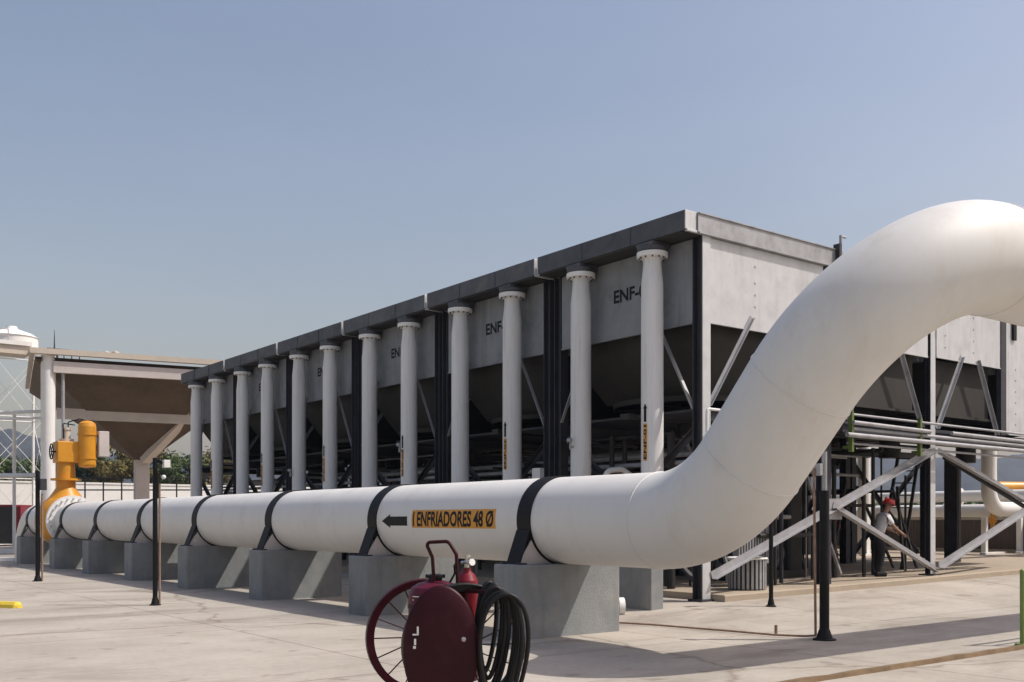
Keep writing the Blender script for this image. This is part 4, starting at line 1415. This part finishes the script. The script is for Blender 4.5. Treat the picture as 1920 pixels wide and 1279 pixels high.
# ================================================================== PEOPLE
def skin_mesh(name, verts, edges, radii, m, parent, levels=1, root=0):
    me = bpy.data.meshes.new(name)
    me.from_pydata(verts, edges, [])
    o = bpy.data.objects.new(name, me)
    C.objects.link(o)
    md = o.modifiers.new('s', 'SKIN')
    md.use_smooth_shade = True
    for i, sv in enumerate(me.skin_vertices[0].data):
        r_ = radii[i]
        sv.radius = r_ if isinstance(r_, tuple) else (r_, r_)
        sv.use_root = i == root
    sb = o.modifiers.new('u', 'SUBSURF')
    sb.levels = sb.render_levels = levels
    dg = bpy.context.evaluated_depsgraph_get()
    nm = bpy.data.meshes.new_from_object(o.evaluated_get(dg))
    bpy.data.objects.remove(o)
    bpy.data.meshes.remove(me)
    nm.name = name
    for p in nm.polygons:
        p.use_smooth = True
    nm.materials.clear()
    nm.materials.append(m)
    q = bpy.data.objects.new(name, nm)
    C.objects.link(q)
    q.parent = parent
    return q


class Skel:
    def __init__(s):
        s.v, s.e, s.r = [], [], []

    def p(s, co, r, prev=None):
        s.v.append(tuple(co))
        s.r.append(r)
        i = len(s.v) - 1
        if prev is not None:
            s.e.append((prev, i))
        return i


def hand(sk, w, prev, dirv, side):
    """palm and five separate curled fingers at wrist position w"""
    d = Vector(dirv).normalized()
    a = Vector((0.3 * side, 0.95, 0)).normalized()          # across the palm
    pl_ = sk.p(Vector(w) + d * 0.055, (0.034, 0.018), prev)
    kn = sk.p(Vector(w) + d * 0.095, (0.036, 0.015), pl_)
    curl = Vector((0, 0.0, 0)) - d.cross(a) * 0.35
    for k, (off, ln) in enumerate(((-0.03, 0.07), (-0.01, 0.082), (0.01, 0.076), (0.03, 0.06))):
        b = Vector(w) + d * 0.105 + a * off
        f1 = sk.p(b + d * ln * 0.35, 0.009, kn)
        f2 = sk.p(b + d * ln * 0.65 + curl * 0.03, 0.008, f1)
        sk.p(b + d * ln * 0.9 + curl * 0.075, 0.007, f2)
    t1 = sk.p(Vector(w) + d * 0.06 - a * 0.048, 0.011, pl_)
    sk.p(Vector(w) + d * 0.10 - a * 0.062 + curl * 0.02, 0.009, t1)


def person(base, rz, label, lean, shirt, trousers, hat, arms, sleeves_long=False):
    t = thing('person', base, label, 'person', None, rz)
    # local: facing +x, y to their left. lean bends the trunk forward
    sl, cl = math.sin(lean), math.cos(lean)
    pelvis = Vector((0, 0, 0.93))

    def tr(f, h, y=0):         # point on the leaning trunk: h above pelvis, f forward
        return pelvis + Vector((h * sl + f * cl, y, h * cl - f * sl))
    sk = Skel()
    r0_ = sk.p(pelvis, (0.125, 0.095))
    wst = sk.p(tr(0, 0.18), (0.115, 0.085), r0_)
    ch = sk.p(tr(0.0, 0.36), (0.145, 0.10), wst)
    nb_ = sk.p(tr(0.0, 0.50), (0.075, 0.065), ch)
    nk = sk.p(tr(0.02, 0.58), 0.05, nb_)
    hd1 = sk.p(tr(0.04, 0.655), (0.062, 0.07), nk)
    hd2 = sk.p(tr(0.05, 0.74), (0.075, 0.088), hd1)
    sk.p(tr(0.045, 0.815), (0.062, 0.072), hd2)
    ar = {}
    for sd, (el, wr) in zip((1, -1), arms):
        sh = sk.p(tr(0, 0.46, 0.165 * sd), 0.058, nb_)
        ev = pelvis + Vector(el)
        wv = pelvis + Vector(wr)
        e_ = sk.p(ev, 0.042, sh)
        w_ = sk.p(wv, 0.029, e_)
        hand(sk, wv, w_, wv - ev, sd)
        ar[sd] = (Vector(sk.v[sh]), ev, wv)
    lg = {}
    for sd, (kx, fx) in zip((1, -1), ((0.04, 0.04), (0.05, -0.06))):
        hp_ = sk.p((0, 0.095 * sd, 0.88), 0.088, r0_)
        k_ = sk.p((kx, 0.10 * sd, 0.49), 0.056, hp_)
        a_ = sk.p((fx, 0.10 * sd, 0.09), 0.038, k_)
        sk.p((fx + 0.15, 0.115 * sd, 0.035), 0.032, a_)
        lg[sd] = ((0, 0.095 * sd, 0.88), (kx, 0.10 * sd, 0.49), (fx, 0.10 * sd, 0.09))
    skin_mesh('body', sk.v, sk.e, sk.r, M['skin'], t, 2)
    # face details
    g = MB()
    c_ = tr(0.14, 0.725)
    g.sphere(c_, 0.018, 10, 6, (1.2, 0.7, 1.2))
    for sd in (1, -1):
        q = tr(0.05, 0.735, 0.078 * sd)
        g.sphere(q, 0.022, 10, 6, (0.8, 0.5, 1.3))
    g.build('nose_and_ears', M['skin'], t, True)
    g = MB()
    for sd in (1, -1):
        g.sphere(tr(0.128, 0.752, 0.03 * sd), 0.009, 8, 6)
    g.box(tuple(tr(0.126, 0.685) - Vector((0.004, 0.022, 0.004))), tuple(tr(0.126, 0.685) + Vector((0.006, 0.022, 0.004))))
    g.build('eyes_and_mouth', M['dark'], t, True)
    # shirt
    s2 = Skel()
    q0 = s2.p(tr(0, -0.04), (0.155, 0.125))
    q1 = s2.p(tr(0, 0.16), (0.158, 0.122), q0)
    q2 = s2.p(tr(0, 0.36), (0.185, 0.13), q1)
    q3 = s2.p(tr(0, 0.475), (0.115, 0.095), q2)
    s2.p(tr(0.01, 0.54), (0.072, 0.07), q3)
    for sd in (1, -1):
        sh, ev, wv = ar[sd]
        a1 = s2.p(sh, 0.085, q3)
        e2 = s2.p(ev if sleeves_long else sh.lerp(ev, 0.85), 0.062, a1)
        if sleeves_long:
            s2.p(ev.lerp(wv, 0.9), 0.045, e2)
    skin_mesh('shirt', s2.v, s2.e, s2.r, shirt, t, 2)
    s3 = Skel()
    q0 = s3.p((0, 0, 0.95), (0.145, 0.125))
    for sd in (1, -1):
        h_, k_, a_ = lg[sd]
        b1 = s3.p(h_, 0.108, q0)
        b2 = s3.p(k_, 0.080, b1)
        s3.p(a_, 0.062, b2)
    skin_mesh('trousers', s3.v, s3.e, s3.r, trousers, t, 2)
    for sd in (1, -1):
        fx = lg[sd][2][0]
        g = MB().box((fx - 0.07, 0.11 * sd - 0.048, 0.0), (fx + 0.21, 0.11 * sd + 0.048, 0.10), 0.03)
        g.build('boot', M['black'], t, True)
    # hard hat: dome and brim, tilted with the head
    hc = tr(0.045, 0.775)
    g = MB()
    rot = Matrix.Rotation(lean, 3, 'Y')
    dome = MB().sphere((0, 0, 0), 0.125, 24, 8, (1.12, 0.95, 1.0), 0.0, 1.0)
    dome.lathe((0, 0, 0), [(0.11, 0.004), (0.158, -0.006), (0.158, -0.014), (0.11, -0.006)], 24)
    dome.box((-0.13, -0.012, 0.06), (0.13, 0.012, 0.128), 0.008)
    g.add([tuple(hc + rot @ Vector(p)) for p in dome.v], dome.f, True)
    g.build('hard_hat', hat, t, True)
    return t


pb = at(1646, 23.2)
pz = zg(pb.x, 13) + 0.125
person((pb.x, pb.y, pz), -TH + R(10), 'person in white shirt, black trousers and red hard hat behind the diagonal brace', 0.30, M['shirt'], M['trouser'], M['helmet'],
       (((0.28, 0.27, 0.22), (0.50, 0.22, 0.10)), ((0.24, -0.27, 0.20), (0.47, -0.20, 0.06))))
pb = at(1553, 26.0)
pz = zg(pb.x, 20) + 0.125
person((pb.x, pb.y, pz), -TH + R(-120), 'person in dark red coveralls standing behind the thick black post', 0.06, M['redcloth'], M['redcloth'], M['white'],
       (((0.05, 0.27, 0.18), (0.18, 0.24, -0.02)), ((0.04, -0.27, 0.18), (0.14, -0.26, -0.04))), True)

# ================================================================== LEFT BACKGROUND
# inverted-pyramid canopy, turned a little from the plant grid
cp_ = thing('canopy', (10.6, 48.6, 0), 'large brown inverted-pyramid canopy with pale rim left of the coolers', 'canopy', None, R(-11.1))
L1, L2, zr, za = 10.4, 13.2, 8.75, 4.75
ac, bc, ap = 5.2, 6.6, 0.35
g = MB()
sq = [(0, 0, zr), (L1, 0, zr), (L1, L2, zr), (0, L2, zr)]
lo = [(ac - ap, bc - ap, za), (ac + ap, bc - ap, za), (ac + ap, bc + ap, za), (ac - ap, bc + ap, za)]
up = [(p[0], p[1], p[2] + 0.12) for p in lo]
sq2 = [(p[0], p[1], p[2] + 0.12) for p in sq]
g.add(sq + lo, [(k, (k + 1) % 4, 4 + (k + 1) % 4, 4 + k) for k in range(4)] + [(4, 5, 6, 7)])
g.add(sq2 + up, [(4 + k, 4 + (k + 1) % 4, (k + 1) % 4, k) for k in range(4)] + [(7, 6, 5, 4)])
g.build('shell', M['brownroof'], cp_, True)
g = MB()
for a, b in (((-0.2, -0.3), (L1 + 0.2, 0)), ((-0.2, L2), (L1 + 0.2, L2 + 0.3)), ((-0.2, 0.003), (0, L2 - 0.003)), ((L1, 0.003), (L1 + 0.2, L2 - 0.003))):
    g.box((a[0], a[1], 8.98), (b[0], b[1], 9.22))
g.build('rim', M['beige'], cp_, True)
MB().box((0.75, -0.12, 8.2), (L1, 0.1, 8.70)).build('edge_beam', M['rib'], cp_, True)
MB().bar((1.0, 3.1, 6.68), (7.4, 3.1, 6.68), 0.3, 0.5).build('mid_beam', M['rib'], cp_, True)
MB().bar((ac + 0.1, bc - 0.55, za - 0.05), (7.2, 3.0, 7.1), 0.5, 0.34).build('strut', M['rib'], cp_, True)
MB().bar((7.2, 3.0, 7.1), (8.4, 0.4, 8.5), 0.45, 0.32).build('strut', M['rib'], cp_, True)
MB().box((ac - 0.36, bc - 0.36, 0), (ac + 0.36, bc + 0.36, za + 0.02), 0.03).build('central_column', M['rib'], cp_, True)
MB().cyl((0.55, 0.25, -0.03), (0.55, 0.25, 8.97), 0.31, 28).build('corner_column', M['white'], cp_, True)
MB().cyl((1.15, 0.05, -0.03), (1.15, 0.05, 8.3), 0.07, 12).build('downpipe', M['leg'], cp_, True)
# things on the canopy roof
for i, (px, h_, w_, lb) in enumerate([(102, 1.3, 0.10, 'thin aerial on the canopy roof above the white column'), (413, 1.1, 0.04, 'thin aerial on the canopy roof near the coolers')]):
    q = at(px, 47.5 if i == 0 else 55.0)
    t = thing('aerial', (q.x, q.y, 9.2), lb, 'aerial')
    MB().cyl((q.x, q.y, 9.2), (q.x, q.y, 9.2 + h_), w_ / 2, 8, 0.01).build('mast', M['darkshade'], t)
    MB().box((q.x - 0.15, q.y - 0.1, 9.2), (q.x + 0.15, q.y + 0.1, 9.32)).build('mast_foot', M['darkshade'], t)
q = at(120, 48.5)
t = thing('roof_frame', (q.x, q.y, 9.2), 'small dark steel frame standing on the canopy roof at the left', 'frame')
g = MB()
for dx in (-0.7, -0.35, 0, 0.35, 0.7):
    g.cyl((q.x + dx, q.y, 9.2), (q.x + dx, q.y, 9.72), 0.025, 8)
g.cyl((q.x - 0.75, q.y, 9.74), (q.x + 0.75, q.y, 9.74), 0.035, 8)
g.build('railing', M['darkshade'], t)
for px in (200, 217):
    q = at(px, 47.7)
    t = thing('roof_vent', (q.x, q.y, 9.2), 'left small vent on the canopy rim' if px == 200 else 'right small vent on the canopy rim', 'vent')
    MB().cyl((q.x, q.y, 9.2), (q.x, q.y, 9.42), 0.1, 12).build('pipe', M['beige'], t)
    MB().lathe((q.x, q.y, 9.42), [(0.17, 0.0), (0.15, 0.08), (0.0, 0.14)], 14).build('cowl', M['beige'], t)

# flat beige roof edge at the far left with its posts
fr_ = thing('flat_roof', (4, 50, 0), 'flat beige roof edge at the far left beside the canopy', 'roof')
MB().box((-9, 49.2, 9.0), (10.55, 50.4, 9.38)).build('roof_slab', M['beige'], fr_)
MB().box((-9.1, 49.1, 9.383), (10.6, 50.5, 9.56)).build('parapet', M['white'], fr_)
for x in (-8, 0.8):
    MB().cyl((x, 49.8, -0.03), (x, 49.8, 9.0), 0.13, 14).build('post', M['white'], fr_)
g = MB()
for i in range(9):
    x = 5.0 + i * 0.6
    g.cyl((x, 50.0, 9.55), (x, 50.0, 10.2), 0.02, 6)
g.cyl((5.0, 50.0, 10.2), (9.8, 50.0, 10.2), 0.022, 6)
g.cyl((5.0, 50.0, 9.9), (9.8, 50.0, 9.9), 0.018, 6)
g.build('roof_railing', M['leg'], fr_)

# white water tower
q = at(22, 64)
wt = thing('water_tower', (q.x, q.y, 0), 'white water tank on a white lattice tower at the far left', 'water tower')
MB().lathe((q.x, q.y, 0), [(0.0, 12.1), (1.5, 12.15), (1.52, 12.3), (1.52, 13.05), (1.58, 13.1), (1.2, 13.35), (0.35, 13.65), (0.3, 13.8), (0.0, 13.85)], 40).build('tank', M['white'], wt)
legs = [(q.x + sx * 1.6, q.y + sy * 1.6) for sx, sy in ((-1, -1), (1, -1), (1, 1), (-1, 1))]
for lx, ly in legs:
    MB().cyl((lx, ly, -0.03), (lx * 0.3 + q.x * 0.7, ly * 0.3 + q.y * 0.7, 11.05) if False else (lx, ly, 12.2), 0.085, 12).build('leg', M['white'], wt)
g = MB()
lv = [0.3, 4.3, 8.0, 12.0]
for i in range(4):
    a, b = legs[i], legs[(i + 1) % 4]
    for z in lv[1:]:
        g.cyl((a[0], a[1], z), (b[0], b[1], z), 0.04, 8)
    for z, z2 in zip(lv, lv[1:]):
        g.cyl((a[0], a[1], z), (b[0], b[1], z2), 0.018, 6)
        g.cyl((b[0], b[1], z), (a[0], a[1], z2), 0.018, 6)
g.build('lattice', M['white'], wt)
# horizontal white pipe bridge
a, b = at(-60, 56), at(88, 55)
pbz = thing('pipe_bridge', (a.x, a.y, 0), 'thin white pipe bridge at the far left below the roof edge', 'pipes')
for z, r_ in ((7.5, 0.09), (7.15, 0.06), (4.05, 0.13)):
    MB().cyl((a.x, a.y, z), (b.x, b.y, z), r_, 12).build('pipe', M['white'], pbz)
for f in (0.05, 0.6):
    q = a.lerp(b, f)
    MB().cyl((q.x, q.y + 0.2, -0.03), (q.x, q.y + 0.2, 7.4), 0.09, 10).build('post', M['white'], pbz)

# white boundary wall
a, b = Vector((-6, 75, 0)), Vector((45, 75, 0))
d = (b - a).normalized()
nrm = Vector((-d.y, d.x, 0))
t = thing('boundary_wall', (a.x, a.y, 0), 'long white boundary wall behind the yellow valve', 'wall')
g = MB().bar((a.x, a.y, 2.05), (b.x, b.y, 2.05), 0.3, 4.2)
g.build('wall_face', M['white'], t)
MB().bar((a.x, a.y, 4.22), (b.x, b.y, 4.22), 0.4, 0.12).build('coping', M['white'], t)
# black handrail in front of the white wall
a, b = at(125, 60), at(400, 60)
t = thing('handrail', (a.x, a.y, 0), 'thin black handrail in front of the white wall, above the big pipe', 'railing')
g = MB()
for z in (4.1, 3.4):
    g.cyl((a.x, a.y, z), (b.x, b.y, z), 0.04, 8)
g.build('rails', M['rail'], t)
g = MB()
for k in range(9):
    q = a.lerp(b, k / 8)
    g.cyl((q.x, q.y, -0.03), (q.x, q.y, 4.1), 0.045, 8)
g.build('posts', M['rail'], t)
# dark red tank at the far left
q = at(6, 62)
t = thing('red_skip', (q.x, q.y, 0), 'dark red and black steel container at the far left edge', 'container')
e_f = Vector((SN, CS, 0))
g = MB()
c1 = q - e_r * 3.0
c2 = q + e_r * 1.25
g.bar((c1.x, c1.y, 1.3), (c2.x, c2.y, 1.3), 2.2, 2.2)
g.build('container_body', M['dark'], t)
c3 = c2 + e_r * 0.01
g = MB()
g.bar((c2.x, c2.y, 1.3), (c2.x + e_r.x * 0.35, c2.y + e_r.y * 0.35, 1.3), 2.24, 2.3)
g.bar((c1.x, c1.y, 2.48), (c2.x, c2.y, 2.48), 2.26, 0.14)
g.build('red_frame', M['red'], t)
# kerb stones at the far left
a, b = at(-200, 52), at(30, 50)
g = MB().bar((a.x, a.y, 0.08), (b.x, b.y, 0.08), 0.35, 0.22)
struct(g.build('pavement_edge', M['white']))
a, b = at(-200, 42), at(30, 40)
g = MB().bar((a.x, a.y, 0.06), (b.x, b.y, 0.06), 0.25, 0.16)
struct(g.build('kerb', M['white']))


# ------------------------------------------------------------------ trees
def leaf_crown(seed, rx, rz, nclump, nleaf, size):
    rnd = random.Random(seed)
    g = MB()
    cl = []
    for k in range(nclump):
        a = rnd.uniform(0, 2 * math.pi)
        h = rnd.uniform(-0.8, 0.95)
        rr = math.sqrt(max(0.05, 1 - h * h)) * rnd.uniform(0.35, 0.95)
        cl.append((Vector((math.cos(a) * rr * rx, math.sin(a) * rr * rx, h * rz)), rnd.uniform(0.22, 0.42) * rx))
    for c, r_ in cl:
        for k in range(nleaf):
            v_ = Vector((rnd.gauss(0, 1), rnd.gauss(0, 1), rnd.gauss(0, 1))).normalized() * r_ * rnd.uniform(0.45, 1.1)
            v_.z *= 0.75
            p = c + v_
            n_ = (v_.normalized() + Vector((rnd.uniform(-.7, .7), rnd.uniform(-.7, .7), rnd.uniform(-.3, .9)))).normalized()
            a_ = n_.cross(Vector((rnd.uniform(-1, 1), rnd.uniform(-1, 1), 0.3))).normalized()
            b_ = n_.cross(a_)
            s_ = size * rnd.uniform(0.6, 1.3)
            g.add([p - a_ * s_, p - b_ * s_ * 0.45, p + a_ * s_, p + b_ * s_ * 0.45], [(0, 1, 2, 3)])
    return g


def make_tree(px, d, h, rx, m, seed, label):
    q = at(px, d)
    h *= 1.08
    t = thing('tree', (q.x, q.y, -0.05), label, 'tree', 'trees behind the white wall')
    rz = h * 0.36
    g = leaf_crown(seed, rx, rz, 30, 210, 0.15 * rx / 2.2)
    g.v = [(x + q.x, y + q.y, z + h - rz) for x, y, z in g.v]
    g.build('crown', m, t)
    g = MB().tube([(q.x, q.y, -0.05), (q.x + 0.1, q.y, h * 0.3), (q.x - 0.05, q.y + 0.1, h * 0.75)], [0.2, 0.14, 0.05], 10)
    for k in range(5):
        a = k * 1.3
        g.tube([(q.x, q.y, h * (0.3 + 0.06 * k)), (q.x + math.cos(a) * rx * 0.35, q.y + math.sin(a) * rx * 0.35, h * (0.5 + 0.05 * k)), (q.x + math.cos(a) * rx * 0.7, q.y + math.sin(a) * rx * 0.7, h * (0.6 + 0.06 * k))], [0.09, 0.06, 0.02], 8)
    g.build('trunk', M['bark'], t)
    return t


tl = [(-95, 100, 8.0, 3.4, 'leaf1', 'leftmost green tree beyond the white wall, partly out of the picture'),
      (-20, 96, 7.2, 2.8, 'leaf1', 'round green tree at the left edge seen through the white tower'),
      (45, 99, 7.0, 2.7, 'leaf1', 'green tree just left of the white canopy column'),
      (118, 100, 7.4, 2.9, 'leaf1', 'green tree hidden behind the yellow valve neck'),
      (178, 98, 7.6, 2.8, 'leaf1', 'dark green tree right of the yellow actuator'),
      (225, 96, 8.6, 3.0, 'leaf2', 'olive brown tree left of the canopy column'),
      (282, 99, 7.8, 2.9, 'leaf2', 'olive tree seen just right of the central canopy column'),
      (340, 97, 7.4, 2.8, 'leaf1', 'green tree seen between the farthest risers'),
      (405, 100, 7.6, 3.0, 'leaf2', 'olive tree mostly hidden behind the farthest risers')]
for i, (px, d, h, rx, mm, lb) in enumerate(tl):
    make_tree(px, d, h, rx, M[mm], 20 + i, lb)
# far woodland at the foot of the right-hand hill
g = MB()
rnd = random.Random(3)
for k in range(2600):
    px = rnd.uniform(1350, 2300)
    d = rnd.uniform(150, 210)
    q = at(px, d)
    c = leaf_crown(1, 1, 1, 0, 0, 1)
    z = rnd.uniform(0.3, 1) ** 0.7 * (5.0 + 2.5 * mnoise.noise((px * 0.013, d * 0.03, 0)))
    n_ = Vector((rnd.uniform(-1, 1), rnd.uniform(-1, 1), rnd.uniform(0, 1))).normalized()
    a_ = n_.cross(Vector((0.2, 0.3, 1))).normalized()
    b_ = n_.cross(a_)
    s_ = rnd.uniform(0.5, 1.1)
    p = Vector((q.x, q.y, z))
    g.add([p - a_ * s_, p - b_ * s_ * .7, p + a_ * s_, p + b_ * s_ * .7], [(0, 1, 2, 3)])
o = g.build('far_woodland', M['leaf1'])
o['kind'] = 'stuff'
o['label'] = 'distant low woodland at the foot of the blue hills'
o['category'] = 'woodland'

# ------------------------------------------------------------------ haze
m = bpy.data.materials.new('haze_air')
m.use_nodes = True
nt = m.node_tree
nt.nodes.clear()
out = nt.nodes.new('ShaderNodeOutputMaterial')
vol = nt.nodes.new('ShaderNodeVolumePrincipled')
vol.inputs['Color'].default_value = (0.62, 0.74, 1.0, 1)
vol.inputs['Density'].default_value = 0.00026
vol.inputs['Anisotropy'].default_value = 0.2
nt.links.new(vol.outputs['Volume'], out.inputs['Volume'])
g = MB().box((-160, -60, -6), (1900, 1500, 95))
hz = g.build('haze', m)
hz['kind'] = 'stuff'
hz['label'] = 'pale blue haze in the air over the whole plant'
hz['category'] = 'haze'

# ================================================================== LIGHT AND CAMERA
sd = Vector((0.58, -0.48, 1.0)).normalized()
el = math.asin(sd.z)
rot = math.atan2(sd.x, sd.y)
w = bpy.data.worlds.new('World')
bpy.context.scene.world = w
w.use_nodes = True
nt = w.node_tree
bg = nt.nodes['Background']
sky = nt.nodes.new('ShaderNodeTexSky')
sky.sky_type = 'NISHITA'
sky.sun_disc = False
sky.sun_elevation = el
sky.sun_rotation = rot
sky.air_density = 1.6
sky.dust_density = 3.4
sky.ozone_density = 1.6
tc = nt.nodes.new('ShaderNodeTexCoord')
wm = nt.nodes.new('ShaderNodeMapping')
wm.inputs['Scale'].default_value = (1.5, 1.5, 5.0)
nt.links.new(tc.outputs['Generated'], wm.inputs['Vector'])
wn = nt.nodes.new('ShaderNodeTexNoise')
wn.inputs['Scale'].default_value = 1.6
wn.inputs['Detail'].default_value = 6
nt.links.new(wm.outputs['Vector'], wn.inputs['Vector'])
wr = nt.nodes.new('ShaderNodeValToRGB')
wr.color_ramp.elements[0].position = 0.3
wr.color_ramp.elements[1].position = 0.7
wr.color_ramp.elements[0].color = (1.06, 0.94, 0.955, 1)
wr.color_ramp.elements[1].color = (1.15, 1.015, 1.02, 1)
nt.links.new(wn.outputs['Fac'], wr.inputs['Fac'])
wx = nt.nodes.new('ShaderNodeMix')
wx.data_type = 'RGBA'
wx.blend_type = 'MULTIPLY'
wx.inputs['Factor'].default_value = 1
nt.links.new(sky.outputs['Color'], wx.inputs['A'])
nt.links.new(wr.outputs['Color'], wx.inputs['B'])
nt.links.new(wx.outputs['Result'], bg.inputs['Color'])
bg.inputs['Strength'].default_value = 0.13
sun = bpy.data.lights.new('sun', 'SUN')
sun.energy = 4.1
sun.angle = R(0.5)
sun.color = (1.0, 0.95, 0.87)
so = bpy.data.objects.new('sun', sun)
C.objects.link(so)
so.rotation_euler = (-sd).to_track_quat('-Z', 'Y').to_euler()
so.location = sd * 60

cam = bpy.data.cameras.new('camera')
cam.sensor_width = 36
cam.lens = 36 * 1907 / 1920
cam.shift_y = (976 - 639.5) / 1920
cam.clip_start = 0.1
cam.clip_end = 6000
co = bpy.data.objects.new('camera', cam)
C.objects.link(co)
co.location = (0, 0, CAMH)
co.rotation_euler = (R(90), 0, -TH)
sc = bpy.context.scene
sc.camera = co
sc.view_settings.view_transform = 'Standard'
sc.view_settings.look = 'None'
sc.view_settings.exposure = 0.0
sc.view_settings.gamma = 1.0
